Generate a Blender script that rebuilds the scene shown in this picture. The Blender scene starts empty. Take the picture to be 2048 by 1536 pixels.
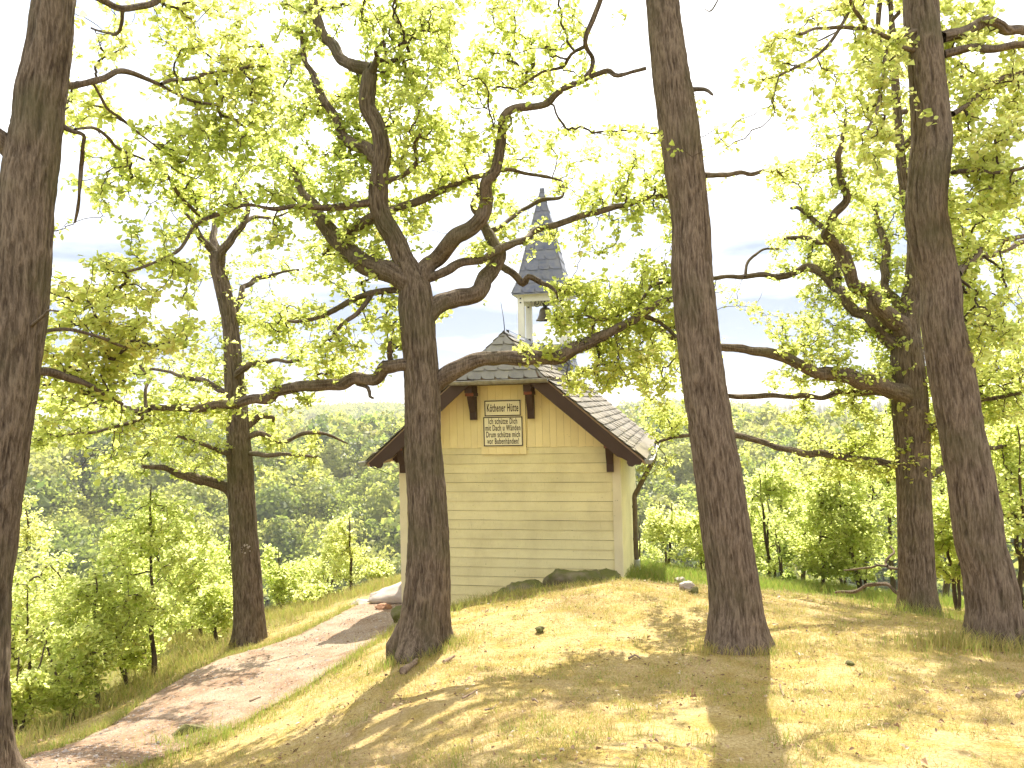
import bpy, math, random
import numpy as np
from mathutils import Vector, Matrix

random.seed(7)
RNG = np.random.default_rng(11)
SC = bpy.context.scene
COL = SC.collection
R = math.radians

# ------------------------------------------------------------------ camera
FPX, PITCH, ROLL = 1550.0, R(1.292), R(1.407)
_f = np.array([0, math.cos(PITCH), math.sin(PITCH)])
_u0 = np.array([0, -math.sin(PITCH), math.cos(PITCH)])
_r0 = np.array([1.0, 0, 0])
CR = _r0 * math.cos(ROLL) - _u0 * math.sin(ROLL)
CU = _r0 * math.sin(ROLL) + _u0 * math.cos(ROLL)
cam_d = bpy.data.cameras.new('camera')
cam_d.sensor_width = 36.0
cam_d.lens = 36.0 * FPX / 2048.0
cam_d.clip_end = 9000
cam_d.clip_start = 0.05
cam = bpy.data.objects.new('camera', cam_d)
cam.matrix_world = Matrix(((CR[0], CU[0], -_f[0], 0), (CR[1], CU[1], -_f[1], 0), (CR[2], CU[2], -_f[2], 0), (0, 0, 0, 1)))
COL.objects.link(cam)
SC.camera = cam

# ------------------------------------------------------------------ world, sun, exposure
SUN_EL, SUN_AZ = R(52), R(8.5)
world = bpy.data.worlds.new('World')
SC.world = world
world.use_nodes = True
nt = world.node_tree
nt.nodes.clear()


def N(t, kind, **kw):
    n = t.nodes.new(kind)
    for k, v in kw.items():
        setattr(n, k, v)
    return n


wo = N(nt, 'ShaderNodeOutputWorld')
bg = N(nt, 'ShaderNodeBackground')
sky = N(nt, 'ShaderNodeTexSky', sky_type='NISHITA', sun_disc=False, sun_elevation=SUN_EL, sun_rotation=SUN_AZ)
sky.air_density = 1.2
sky.dust_density = 2.5
tc = N(nt, 'ShaderNodeTexCoord')
mp = N(nt, 'ShaderNodeMapping')
mp.inputs['Scale'].default_value = (1.6, 1.6, 5.5)
mp.inputs['Location'].default_value = (0.35, 0.1, 0.2)
nz = N(nt, 'ShaderNodeTexNoise')
nz.inputs['Scale'].default_value = 1.9
nz.inputs['Detail'].default_value = 6
nz.inputs['Roughness'].default_value = 0.55
rmp = N(nt, 'ShaderNodeValToRGB')
rmp.color_ramp.elements[0].position = 0.28
rmp.color_ramp.elements[1].position = 0.44
mx = N(nt, 'ShaderNodeMix', data_type='RGBA')
nz2 = N(nt, 'ShaderNodeTexNoise')
nz2.inputs['Scale'].default_value = 3.1
nz2.inputs['Detail'].default_value = 7
nz2.inputs['Roughness'].default_value = 0.5
mp2 = N(nt, 'ShaderNodeMapping')
mp2.inputs['Scale'].default_value = (1.0, 1.0, 4.5)
mp2.inputs['Location'].default_value = (0.0, 0.3, 0.1)
nt.links.new(tc.outputs['Generated'], mp2.inputs['Vector'])
nt.links.new(mp2.outputs['Vector'], nz2.inputs['Vector'])
rm2 = N(nt, 'ShaderNodeValToRGB')
rm2.color_ramp.elements[0].position = 0.36
rm2.color_ramp.elements[0].color = (0.24, 0.285, 0.37, 1)
rm2.color_ramp.elements[1].position = 0.72
rm2.color_ramp.elements[1].color = (0.96, 0.97, 1.0, 1)
sepz = N(nt, 'ShaderNodeSeparateXYZ')
nt.links.new(tc.outputs['Generated'], sepz.inputs['Vector'])
upz = N(nt, 'ShaderNodeMath', operation='MULTIPLY_ADD', use_clamp=True)
nt.links.new(sepz.outputs['Z'], upz.inputs[0])
upz.inputs[1].default_value = 1.6
nt.links.new(nz2.outputs['Fac'], upz.inputs[2])
off2 = N(nt, 'ShaderNodeMath', operation='SUBTRACT')
nt.links.new(upz.outputs[0], off2.inputs[0])
off2.inputs[1].default_value = 0.29
nt.links.new(off2.outputs[0], rm2.inputs['Fac'])
vm = N(nt, 'ShaderNodeVectorMath', operation='SCALE')
vm.inputs['Scale'].default_value = 10.5
nt.links.new(rm2.outputs['Color'], vm.inputs[0])
nt.links.new(vm.outputs['Vector'], mx.inputs['B'])
nt.links.new(tc.outputs['Generated'], mp.inputs['Vector'])
nt.links.new(mp.outputs['Vector'], nz.inputs['Vector'])
nt.links.new(nz.outputs['Fac'], rmp.inputs['Fac'])
nt.links.new(rmp.outputs['Color'], mx.inputs['Factor'])
nt.links.new(sky.outputs['Color'], mx.inputs['A'])
nt.links.new(mx.outputs['Result'], bg.inputs['Color'])
bg.inputs['Strength'].default_value = 0.083
nt.links.new(bg.outputs['Background'], wo.inputs['Surface'])

sun_d = bpy.data.lights.new('sun', 'SUN')
sun_d.energy = 5.0
sun_d.angle = R(0.55)
sun_d.color = (1.0, 0.93, 0.80)
sun = bpy.data.objects.new('sun', sun_d)
SV = Vector((math.sin(SUN_AZ) * math.cos(SUN_EL), math.cos(SUN_AZ) * math.cos(SUN_EL), math.sin(SUN_EL)))
sun.rotation_euler = (-SV).to_track_quat('-Z', 'Y').to_euler()
sun.location = (0, 0, 30)
COL.objects.link(sun)

SC.view_settings.view_transform = 'Standard'
SC.view_settings.look = 'None'
SC.view_settings.gamma = 1
SC.view_settings.use_curve_mapping = False
SC.view_settings.exposure = 1.56
SC.cycles.use_denoising = True
SC.cycles.max_bounces = 7
SC.cycles.diffuse_bounces = 4
SC.cycles.glossy_bounces = 2
SC.cycles.transmission_bounces = 4
SC.cycles.transparent_max_bounces = 6
SC.cycles.sample_clamp_indirect = 6


# ------------------------------------------------------------------ pixels and rays
def at(px, py, depth):
    """world point seen at photo pixel (px, py) with forward distance (world y) depth"""
    xi, yi = (px - 1024.0) / FPX, (768.0 - py) / FPX
    d = _f + CR * xi + CU * yi
    return d * (depth / d[1])


def proj(P):
    P = np.asarray(P)
    f = P @ _f
    return 1024 + FPX * (P @ CR) / f, 768 - FPX * (P @ CU) / f


# ------------------------------------------------------------------ numpy noise
def _hash(i, j, k):
    n = (i * 73856093) ^ (j * 19349663) ^ (k * 83492791)
    n = (n ^ (n >> 13)) * 1274126177
    n = n & 0x7fffffff
    return ((n ^ (n >> 16)) & 0xffff) / 65535.0


def vnoise(p):
    p = np.asarray(p, dtype=np.float64)
    i = np.floor(p).astype(np.int64)
    f = p - i
    f = f * f * (3 - 2 * f)
    out = 0
    for a in (0, 1):
        for b in (0, 1):
            for c in (0, 1):
                w = (f[..., 0] if a else 1 - f[..., 0]) * (f[..., 1] if b else 1 - f[..., 1]) * (f[..., 2] if c else 1 - f[..., 2])
                out = out + w * _hash(i[..., 0] + a, i[..., 1] + b, i[..., 2] + c)
    return out


def fbm(p, o=4):
    p = np.asarray(p, dtype=np.float64)
    s, a, t = 0, 1.0, 0
    for k in range(o):
        s = s + a * vnoise(p * (2.03 ** k) + 17.3 * k)
        t += a
        a *= 0.5
    return s / t


def sstep(a, b, x):
    t = np.clip((x - a) / (b - a), 0, 1)
    return t * t * (3 - 2 * t)


# ------------------------------------------------------------------ mesh building
class MB:
    def __init__(s):
        s.v, s.f, s.m, s.t, s.n = [], [], [], [], 0

    def add(s, v, f, mat=0, tint=None):
        v = np.asarray(v, dtype=np.float32).reshape(-1, 3)
        if isinstance(f, np.ndarray):
            s.f.append(f.astype(np.int64) + s.n)
            s.m.append(np.full(len(f), mat, np.int32))
        else:
            by = {}
            for q in f:
                by.setdefault(len(q), []).append(q)
            for q in by.values():
                s.f.append(np.array(q, dtype=np.int64) + s.n)
                s.m.append(np.full(len(q), mat, np.int32))
        s.v.append(v)
        t = np.full(len(v), 0.5, np.float32) if tint is None else np.broadcast_to(np.asarray(tint, np.float32), (len(v),))
        s.t.append(t)
        s.n += len(v)
        return s

    def box(s, a, b, mat=0, M=None, tint=None):
        x0, y0, z0 = a
        x1, y1, z1 = b
        v = np.array([(x0, y0, z0), (x1, y0, z0), (x1, y1, z0), (x0, y1, z0), (x0, y0, z1), (x1, y0, z1), (x1, y1, z1), (x0, y1, z1)], float)
        if M is not None:
            v = v @ np.array(M)[:3, :3].T + np.array(M)[:3, 3]
        return s.add(v, [(0, 3, 2, 1), (4, 5, 6, 7), (0, 1, 5, 4), (1, 2, 6, 5), (2, 3, 7, 6), (3, 0, 4, 7)], mat, tint)

    def prism(s, poly, y0, y1, mat=0, tint=None, axis='y'):
        """polygon given in (x, z) counter-clockwise seen from -y, extruded from y0 to y1"""
        n = len(poly)
        if axis == 'y':
            v = [(p[0], y0, p[1]) for p in poly] + [(p[0], y1, p[1]) for p in poly]
        else:
            v = [(y0, p[0], p[1]) for p in poly] + [(y1, p[0], p[1]) for p in poly]
        f = [tuple(range(n)), tuple(range(2 * n - 1, n - 1, -1))]
        for i in range(n):
            j = (i + 1) % n
            f.append((j, i, i + n, j + n))
        if axis != 'y':
            f = [tuple(reversed(q)) for q in f]
        return s.add(v, f, mat, tint)

    def build(s, name, mats, parent=None, smooth=False, loc=None, rel=None):
        me = bpy.data.meshes.new(name)
        v = np.concatenate(s.v)
        if rel is not None:
            v = v - np.asarray(rel, np.float32)
        ln = np.concatenate([np.full(len(f), f.shape[1], np.int32) for f in s.f])
        lp = np.concatenate([f.ravel() for f in s.f]).astype(np.int32)
        me.vertices.add(len(v))
        me.vertices.foreach_set('co', v.ravel())
        me.loops.add(len(lp))
        me.loops.foreach_set('vertex_index', lp)
        me.polygons.add(len(ln))
        me.polygons.foreach_set('loop_start', np.concatenate([[0], np.cumsum(ln)[:-1]]).astype(np.int32))
        me.polygons.foreach_set('material_index', np.concatenate(s.m))
        me.polygons.foreach_set('use_smooth', np.full(len(ln), bool(smooth)))
        at_ = me.attributes.new('tint', 'FLOAT', 'POINT')
        at_.data.foreach_set('value', np.concatenate(s.t).astype(np.float32))
        me.update(calc_edges=True)
        for m in (mats if isinstance(mats, (list, tuple)) else [mats]):
            me.materials.append(m)
        o = bpy.data.objects.new(name, me)
        COL.objects.link(o)
        if parent is not None:
            o.parent = parent
        if loc is not None:
            o.location = loc
        return o


def tag(o, label=None, cat=None, group=None, kind=None):
    if label:
        o['label'] = label
    if cat:
        o['category'] = cat
    if group:
        o['group'] = group
    if kind:
        o['kind'] = kind
    return o


def empty(name, loc, label, cat, group=None, rz=0):
    o = bpy.data.objects.new(name, None)
    o.empty_display_size = 0.2
    COL.objects.link(o)
    o.location = loc
    o.rotation_euler = (0, 0, rz)
    return tag(o, label, cat, group)


def resample(P, r, step):
    """Catmull-Rom through P with radii r, points about `step` apart"""
    P = np.asarray(P, float)
    r = np.asarray(r, float)
    Q = np.vstack([2 * P[0] - P[1], P, 2 * P[-1] - P[-2]])
    rr = np.concatenate([[r[0]], r, [r[-1]]])
    out, ro = [], []
    for i in range(1, len(Q) - 2):
        L = np.linalg.norm(Q[i + 1] - Q[i])
        n = max(1, int(round(L / step)))
        for t in np.arange(n) / n:
            a, b, c, d = Q[i - 1], Q[i], Q[i + 1], Q[i + 2]
            out.append(0.5 * (2 * b + (c - a) * t + (2 * a - 5 * b + 4 * c - d) * t * t + (3 * b - a - 3 * c + d) * t ** 3))
            ro.append(rr[i] * (1 - t) + rr[i + 1] * t)
    out.append(P[-1])
    ro.append(r[-1])
    return np.array(out), np.array(ro)


def frames(P):
    T = np.gradient(P, axis=0)
    T /= np.linalg.norm(T, axis=1)[:, None] + 1e-9
    A = np.zeros_like(P)
    ref = np.array([0, 1.0, 0]) if abs(T[0][1]) < 0.8 else np.array([1.0, 0, 0])
    a = ref - T[0] * (ref @ T[0])
    a /= np.linalg.norm(a)
    for i in range(len(P)):
        a = a - T[i] * (a @ T[i])
        a /= np.linalg.norm(a) + 1e-9
        A[i] = a
    return T, A, np.cross(T, A)


def tube(mb, P, r, sides, mat=0, bark=0.0, flare=0.0, cap=True, tint=None, scale=1.0):
    P = np.asarray(P, float)
    r = np.asarray(r, float)
    T, A, B = frames(P)
    th = np.linspace(0, 2 * np.pi, sides, endpoint=False)
    dirs = A[:, None] * np.cos(th)[None, :, None] + B[:, None] * np.sin(th)[None, :, None]
    rad = np.repeat(r[:, None], sides, 1)
    if flare:
        h = np.maximum(np.linalg.norm(P - P[0], axis=1)[:, None] - 0.3, 0)
        lob = 1 + 0.55 * np.cos(3 * th + P[0, 0] * 3)[None] + 0.5 * np.cos(5 * th + P[0, 0] * 7)[None] + 0.3 * np.cos(8 * th + 1.3)[None]
        rad = rad * (1 + flare * np.exp(-h / 0.17) * lob)
    if bark:
        s = np.concatenate([[0], np.cumsum(np.linalg.norm(np.diff(P, axis=0), axis=1))])
        q = dirs * r[:, None, None]
        rm = max(float(np.mean(r)), 0.02)
        c = np.stack([q[..., 0], q[..., 1], q[..., 2]], -1)
        off = P[0]
        g = np.stack([np.einsum('ijk,ik->ij', q, A), np.einsum('ijk,ik->ij', q, B), np.repeat(s[:, None], sides, 1)], -1)
        base = g * np.array([48, 48, 5.0]) * scale + off
        wob = (vnoise(g * np.array([14, 14, 7]) * scale + 5 + off) - 0.5) * 1.5
        base = base + wob[..., None] * np.array([1, 1, 0.4])
        n1 = 1 - np.abs(2 * vnoise(base) - 1) * 1.6
        n2 = vnoise(base * np.array([2.1, 2.1, 2.6]) + 31)
        big = fbm(g * np.array([3.5, 3.5, 1.6]) + 9 + off, 3) - 0.5
        rad = rad + bark * (0.85 * (n1 - 0.3) + 0.55 * (n2 - 0.5)) + big * bark * 3.0
        if tint is None:
            tint = np.clip(0.36 + 0.28 * n1 + 0.16 * n2 + 0.08 * big, 0, 1).ravel()
            tcap = 0.5
    v = P[:, None] + dirs * rad[..., None]
    n = len(P)
    i = np.arange(n - 1)[:, None] * sides
    j = np.arange(sides)[None]
    k = (j + 1) % sides
    f = np.stack([i + j, i + k, i + sides + k, i + sides + j], -1).reshape(-1, 4)
    mb.add(v.reshape(-1, 3), f, mat, tint)
    if cap:
        mb.add(np.vstack([v[-1], P[-1] + T[-1] * r[-1] * 0.5]), np.stack([j[0], k[0], np.full(sides, sides)], -1), mat, tint if np.ndim(tint) == 0 else None)


def tubes_batch(mb, PP, RR, sides, mat=0, tint=0.5):
    """many tubes with the same number of points at once: PP (n, k, 3), RR (n, k)"""
    T = np.gradient(PP, axis=1)
    T /= np.linalg.norm(T, axis=2)[..., None] + 1e-9
    ref = np.where(np.abs(T[:, :1, 2:3]) < 0.8, np.array([0, 0, 1.0]), np.array([1.0, 0, 0]))
    ref = np.repeat(ref, PP.shape[1], 1)
    A = np.cross(T, ref)
    A /= np.linalg.norm(A, axis=2)[..., None] + 1e-9
    B = np.cross(T, A)
    th = np.linspace(0, 2 * np.pi, sides, endpoint=False)
    v = PP[:, :, None] + (A[:, :, None] * np.cos(th)[None, None, :, None] + B[:, :, None] * np.sin(th)[None, None, :, None]) * RR[:, :, None, None]
    n, k = PP.shape[:2]
    t = np.arange(n)[:, None, None] * (k * sides)
    i = np.arange(k - 1)[None, :, None] * sides
    j = np.arange(sides)[None, None]
    jj = (j + 1) % sides
    f = np.stack([t + i + j, t + i + jj, t + i + sides + jj, t + i + sides + j], -1).reshape(-1, 4)
    mb.add(v.reshape(-1, 3), f, mat, tint)


# ------------------------------------------------------------------ materials
def newmat(name):
    m = bpy.data.materials.new(name)
    m.use_nodes = True
    t = m.node_tree
    t.nodes.clear()
    o = N(t, 'ShaderNodeOutputMaterial')
    return m, t, o


def ramp(t, fac, stops):
    r = N(t, 'ShaderNodeValToRGB')
    e = r.color_ramp.elements
    while len(e) < len(stops):
        e.new(0.5)
    for el, (p, c) in zip(e, stops):
        el.position = p
        el.color = (*c, 1) if len(c) == 3 else c
    t.links.new(fac, r.inputs['Fac'])
    return r.outputs['Color']


def noise(t, vec, scale, detail=4, rough=0.55, dist=0.0):
    n = N(t, 'ShaderNodeTexNoise')
    n.inputs['Scale'].default_value = scale
    n.inputs['Detail'].default_value = detail
    n.inputs['Roughness'].default_value = rough
    n.inputs['Distortion'].default_value = dist
    if vec is not None:
        t.links.new(vec, n.inputs['Vector'])
    return n.outputs['Fac']


def coords(t, scale=(1, 1, 1), which='Object'):
    c = N(t, 'ShaderNodeTexCoord')
    m = N(t, 'ShaderNodeMapping')
    m.inputs['Scale'].default_value = scale
    t.links.new(c.outputs[which], m.inputs['Vector'])
    return m.outputs['Vector']


def mixc(t, fac, a, b, blend='MIX'):
    m = N(t, 'ShaderNodeMix', data_type='RGBA', blend_type=blend)
    for s, v in (('Factor', fac), ('A', a), ('B', b)):
        if isinstance(v, (int, float)):
            m.inputs[s].default_value = v
        elif isinstance(v, tuple):
            m.inputs[s].default_value = (*v, 1)
        else:
            t.links.new(v, m.inputs[s])
    return m.outputs['Result']


def attr(t, name='tint'):
    a = N(t, 'ShaderNodeAttribute')
    a.attribute_name = name
    return a.outputs['Fac']


def bump(t, h, strength, dist=0.01):
    b = N(t, 'ShaderNodeBump')
    b.inputs['Strength'].default_value = strength
    b.inputs['Distance'].default_value = dist
    t.links.new(h, b.inputs['Height'])
    return b.outputs['Normal']


def pbsdf(t, o, col, rough=0.8, spec=0.25, normal=None, metal=0.0):
    p = N(t, 'ShaderNodeBsdfPrincipled')
    if isinstance(col, tuple):
        p.inputs['Base Color'].default_value = (*col, 1)
    else:
        t.links.new(col, p.inputs['Base Color'])
    p.inputs['Roughness'].default_value = rough
    p.inputs['Specular IOR Level'].default_value = spec
    p.inputs['Metallic'].default_value = metal
    if normal is not None:
        t.links.new(normal, p.inputs['Normal'])
    if o is not None:
        t.links.new(p.outputs['BSDF'], o.inputs['Surface'])
    return p.outputs['BSDF']


def bark_mat(name, c0, c1, c2, moss):
    m, t, o = newmat(name)
    g = N(t, 'ShaderNodeNewGeometry')
    mpn = N(t, 'ShaderNodeMapping')
    mpn.inputs['Scale'].default_value = (1, 1, 0.14)
    t.links.new(g.outputs['Position'], mpn.inputs['Vector'])
    f = noise(t, mpn.outputs['Vector'], 75, 6, 0.75, 0.25)
    big = noise(t, g.outputs['Position'], 2.2, 4)
    fm = N(t, 'ShaderNodeMath', operation='MULTIPLY_ADD')
    t.links.new(f, fm.inputs[0])
    fm.inputs[1].default_value = 1.9
    t.links.new(attr(t), fm.inputs[2])
    f2 = N(t, 'ShaderNodeMath', operation='SUBTRACT')
    t.links.new(fm.outputs[0], f2.inputs[0])
    f2.inputs[1].default_value = 0.95
    col = ramp(t, f2.outputs[0], [(0.18, c0), (0.48, c1), (0.85, c2)])
    mo = ramp(t, big, [(0.50, (0, 0, 0)), (0.72, (1, 1, 1))])
    col = mixc(t, mo, col, mixc(t, 0.55, col, moss))
    pbsdf(t, o, col, 0.9, 0.15, bump(t, f, 0.8, 0.012))
    return m


def leaf_mat(name, cols, trans=0.5, spec=0.35, objrand=False, tcols=None):
    m, t, o = newmat(name)
    if objrand:
        oi = N(t, 'ShaderNodeObjectInfo')
        ad = N(t, 'ShaderNodeMath', operation='MULTIPLY_ADD')
        t.links.new(attr(t), ad.inputs[0])
        ad.inputs[1].default_value = 0.45
        mu = N(t, 'ShaderNodeMath', operation='MULTIPLY')
        t.links.new(oi.outputs['Random'], mu.inputs[0])
        mu.inputs[1].default_value = 0.55
        t.links.new(mu.outputs[0], ad.inputs[2])
        fac = ad.outputs[0]
    else:
        fac = attr(t)
    col = ramp(t, fac, [(i / (len(cols) - 1), c) for i, c in enumerate(cols)])
    tcol = ramp(t, fac, [(i / (len(cols) - 1), c) for i, c in enumerate(tcols or cols)])
    p = pbsdf(t, None, col, 0.5, spec)
    tr = N(t, 'ShaderNodeBsdfTranslucent')
    t.links.new(tcol, tr.inputs['Color'])
    mxs = N(t, 'ShaderNodeMixShader')
    mxs.inputs['Fac'].default_value = trans
    t.links.new(p, mxs.inputs[1])
    t.links.new(tr.outputs['BSDF'], mxs.inputs[2])
    t.links.new(mxs.outputs['Shader'], o.inputs['Surface'])
    return m


M = {}
M['bark'] = bark_mat('oak_bark', (0.040, 0.027, 0.019), (0.090, 0.066, 0.046), (0.188, 0.143, 0.103), (0.075, 0.070, 0.030))
M['bark_red'] = bark_mat('red_oak_bark', (0.046, 0.031, 0.021), (0.102, 0.074, 0.052), (0.200, 0.151, 0.109), (0.080, 0.074, 0.035))
M['twig'] = bark_mat('twig_bark', (0.035, 0.024, 0.016), (0.070, 0.050, 0.034), (0.115, 0.085, 0.055), (0.08, 0.075, 0.035))
M['leaf'] = leaf_mat('oak_leaf', [(0.11, 0.145, 0.03), (0.165, 0.195, 0.04), (0.22, 0.23, 0.055), (0.26, 0.22, 0.065)], 0.70, 0.4,
                     tcols=[(0.51, 0.61, 0.13), (0.73, 0.79, 0.20), (0.85, 0.88, 0.29), (0.88, 0.80, 0.31)])
M['sapling_leaf'] = leaf_mat('sapling_leaf', [(0.12, 0.165, 0.04), (0.18, 0.215, 0.055), (0.23, 0.25, 0.07), (0.27, 0.25, 0.085)], 0.74, 0.4,
                             tcols=[(0.56, 0.68, 0.17), (0.76, 0.84, 0.27), (0.86, 0.90, 0.36), (0.90, 0.86, 0.38)])
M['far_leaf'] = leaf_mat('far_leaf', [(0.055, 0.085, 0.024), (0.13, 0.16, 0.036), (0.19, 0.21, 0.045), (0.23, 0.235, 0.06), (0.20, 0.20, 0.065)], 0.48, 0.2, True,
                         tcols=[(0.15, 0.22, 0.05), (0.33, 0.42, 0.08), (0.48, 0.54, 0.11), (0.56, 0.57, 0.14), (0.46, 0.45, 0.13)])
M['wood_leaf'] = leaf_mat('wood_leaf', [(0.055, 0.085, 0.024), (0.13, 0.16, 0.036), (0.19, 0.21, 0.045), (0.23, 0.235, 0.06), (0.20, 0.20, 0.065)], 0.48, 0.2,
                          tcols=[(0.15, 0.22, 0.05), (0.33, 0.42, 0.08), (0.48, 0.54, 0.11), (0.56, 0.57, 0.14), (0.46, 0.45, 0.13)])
M['needle'] = leaf_mat('spruce_needle', [(0.018, 0.035, 0.016), (0.035, 0.058, 0.026)], 0.15, 0.2)


def paint_mat(name, col, dirt, scale=(1, 1, 1), amt=0.5, rough=0.62):
    m, t, o = newmat(name)
    v = coords(t)
    big = noise(t, v, 1.7, 6, 0.6)
    fine = noise(t, coords(t, (30, 30, 3.0)), 3, 5, 0.6)
    fineh = noise(t, coords(t, (3.0, 3.0, 40)), 3, 5, 0.6)
    tin = attr(t)
    c = mixc(t, ramp(t, big, [(0.42, (0, 0, 0)), (0.75, (1, 1, 1))]), col, mixc(t, amt, col, dirt))
    c = mixc(t, ramp(t, fine, [(0.58, (0, 0, 0)), (0.78, (amt, amt, amt))]), c, dirt)
    spots = noise(t, v, 23, 3, 0.5)
    c = mixc(t, ramp(t, spots, [(0.72, (0, 0, 0)), (0.78, (0.8, 0.8, 0.8))]), c, tuple(x * 0.45 for x in dirt))
    c = mixc(t, 0.16, c, mixc(t, tin, tuple(x * 0.62 for x in col), tuple(min(1, x * 1.15) for x in col)))
    pbsdf(t, o, c, rough, 0.3, bump(t, fine, 0.25, 0.004))
    return m


M['gable_cream_bounce'] = paint_mat('gable_cream_with_bounce', (0.86, 0.72, 0.385), (0.56, 0.44, 0.21), amt=0.35)  # wall cream made warmer and lighter: reflected light under the eaves put into colour
M['cream'] = paint_mat('cream_paint', (0.755, 0.665, 0.375), (0.40, 0.32, 0.17))
M['cream_trim'] = paint_mat('cream_trim_paint', (0.70, 0.62, 0.42), (0.42, 0.35, 0.22))
M['white'] = paint_mat('white_paint', (0.74, 0.72, 0.64), (0.36, 0.34, 0.28))
M['brown'] = paint_mat('brown_stain', (0.050, 0.028, 0.023), (0.085, 0.05, 0.038), amt=0.6)
M['endgrain'] = paint_mat('red_end_grain', (0.26, 0.085, 0.045), (0.14, 0.05, 0.03))
M['sign'] = paint_mat('sign_enamel', (0.86, 0.79, 0.56), (0.50, 0.40, 0.22), amt=0.25, rough=0.4)
M['ink'] = paint_mat('sign_ink', (0.045, 0.022, 0.016), (0.07, 0.04, 0.03), amt=0.3)
M['gap'] = paint_mat('dark_gap', (0.13, 0.095, 0.05), (0.09, 0.07, 0.04))


def slate_mat(name, a, b, spec=0.35):
    m, t, o = newmat(name)
    v = coords(t)
    f = noise(t, v, 9, 6, 0.65)
    c = mixc(t, attr(t), a, b)
    c = mixc(t, ramp(t, f, [(0.35, (0, 0, 0)), (0.75, (1, 1, 1))]), c, mixc(t, 0.45, c, (0.32, 0.29, 0.23)))
    pbsdf(t, o, c, 0.55, spec, bump(t, noise(t, v, 40, 4), 0.3, 0.004))
    return m


M['slate'] = slate_mat('grey_slate', (0.088, 0.100, 0.145), (0.125, 0.138, 0.19))
M['slate_warm'] = slate_mat('weathered_slate', (0.135, 0.125, 0.12), (0.20, 0.185, 0.17))
M['shingle'] = slate_mat('weathered_roof_slate', (0.085, 0.073, 0.056), (0.185, 0.158, 0.12), 0.10)


def metal_mat(name, col, rough, met):
    m, t, o = newmat(name)
    f = noise(t, coords(t), 14, 5)
    c = mixc(t, ramp(t, f, [(0.4, (0, 0, 0)), (0.7, (1, 1, 1))]), col, tuple(x * 0.6 for x in col))
    pbsdf(t, o, c, rough, 0.5, None, met)
    return m


M['zinc'] = metal_mat('zinc', (0.34, 0.33, 0.30), 0.5, 0.55)
M['pipe'] = metal_mat('painted_downpipe', (0.17, 0.125, 0.085), 0.45, 0.3)
M['bronze'] = metal_mat('bronze', (0.20, 0.17, 0.13), 0.5, 0.6)
M['iron'] = metal_mat('iron', (0.03, 0.028, 0.026), 0.6, 0.4)
M['galv'] = metal_mat('galvanised', (0.6, 0.6, 0.58), 0.4, 0.6)


def rock_mat(name, a, b, moss, mossy):
    m, t, o = newmat(name)
    v = coords(t)
    f = noise(t, v, 6, 7, 0.68)
    c = ramp(t, f, [(0.3, a), (0.7, b)])
    k = noise(t, v, 2.4, 5)
    c = mixc(t, ramp(t, k, [(0.62 - mossy * 0.4, (0, 0, 0)), (0.80 - mossy * 0.4, (1, 1, 1))]), c, moss)
    pbsdf(t, o, c, 0.9, 0.2, bump(t, noise(t, v, 30, 6, 0.7), 0.6, 0.01))
    return m


M['rock'] = rock_mat('mossy_rock', (0.13, 0.10, 0.075), (0.24, 0.19, 0.145), (0.10, 0.10, 0.03), 0.75)
M['pale_rock'] = rock_mat('pale_rock', (0.30, 0.25, 0.22), (0.42, 0.36, 0.32), (0.26, 0.22, 0.14), 0.1)
M['red_rock'] = rock_mat('reddish_rock', (0.25, 0.13, 0.08), (0.36, 0.20, 0.12), (0.2, 0.15, 0.08), 0.1)


def ground_mat():
    m, t, o = newmat('dry_turf')
    g = N(t, 'ShaderNodeNewGeometry').outputs['Position']
    big = noise(t, g, 0.75, 5, 0.6, 0.4)
    mid = noise(t, g, 3.2, 5, 0.62, 0.3)
    fine = noise(t, g, 70, 4, 0.7)
    fine2 = noise(t, g, 24, 5, 0.65)
    straw = ramp(t, fine, [(0.32, (0.25, 0.175, 0.075)), (0.52, (0.42, 0.315, 0.145)), (0.70, (0.55, 0.44, 0.235))])
    moss = ramp(t, fine, [(0.32, (0.20, 0.145, 0.036)), (0.6, (0.37, 0.275, 0.085)), (0.8, (0.47, 0.37, 0.15))])
    earth = ramp(t, fine2, [(0.34, (0.15, 0.090, 0.052)), (0.52, (0.32, 0.215, 0.135)), (0.68, (0.47, 0.36, 0.25))])
    c = mixc(t, ramp(t, mid, [(0.42, (0, 0, 0)), (0.62, (1, 1, 1))]), straw, moss)
    sm = noise(t, g, 9, 6, 0.7, 0.6)
    c = mixc(t, ramp(t, sm, [(0.53, (0, 0, 0)), (0.66, (0.75, 0.75, 0.75))]), c, ramp(t, fine, [(0.35, (0.17, 0.10, 0.035)), (0.65, (0.40, 0.27, 0.11))]))
    sm2 = noise(t, g, 38, 5, 0.75)
    c = mixc(t, ramp(t, sm2, [(0.58, (0, 0, 0)), (0.68, (0.75, 0.75, 0.75))]), c, (0.12, 0.075, 0.035))
    c = mixc(t, ramp(t, big, [(0.54, (0, 0, 0)), (0.68, (0.75, 0.75, 0.75))]), c, earth)
    gr = attr(t)
    c = mixc(t, gr, c, ramp(t, fine2, [(0.3, (0.07, 0.095, 0.022)), (0.7, (0.17, 0.20, 0.05))]))
    pbsdf(t, o, c, 0.95, 0.1, bump(t, fine2, 0.9, 0.05))
    return m


M['ground'] = ground_mat()


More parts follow.
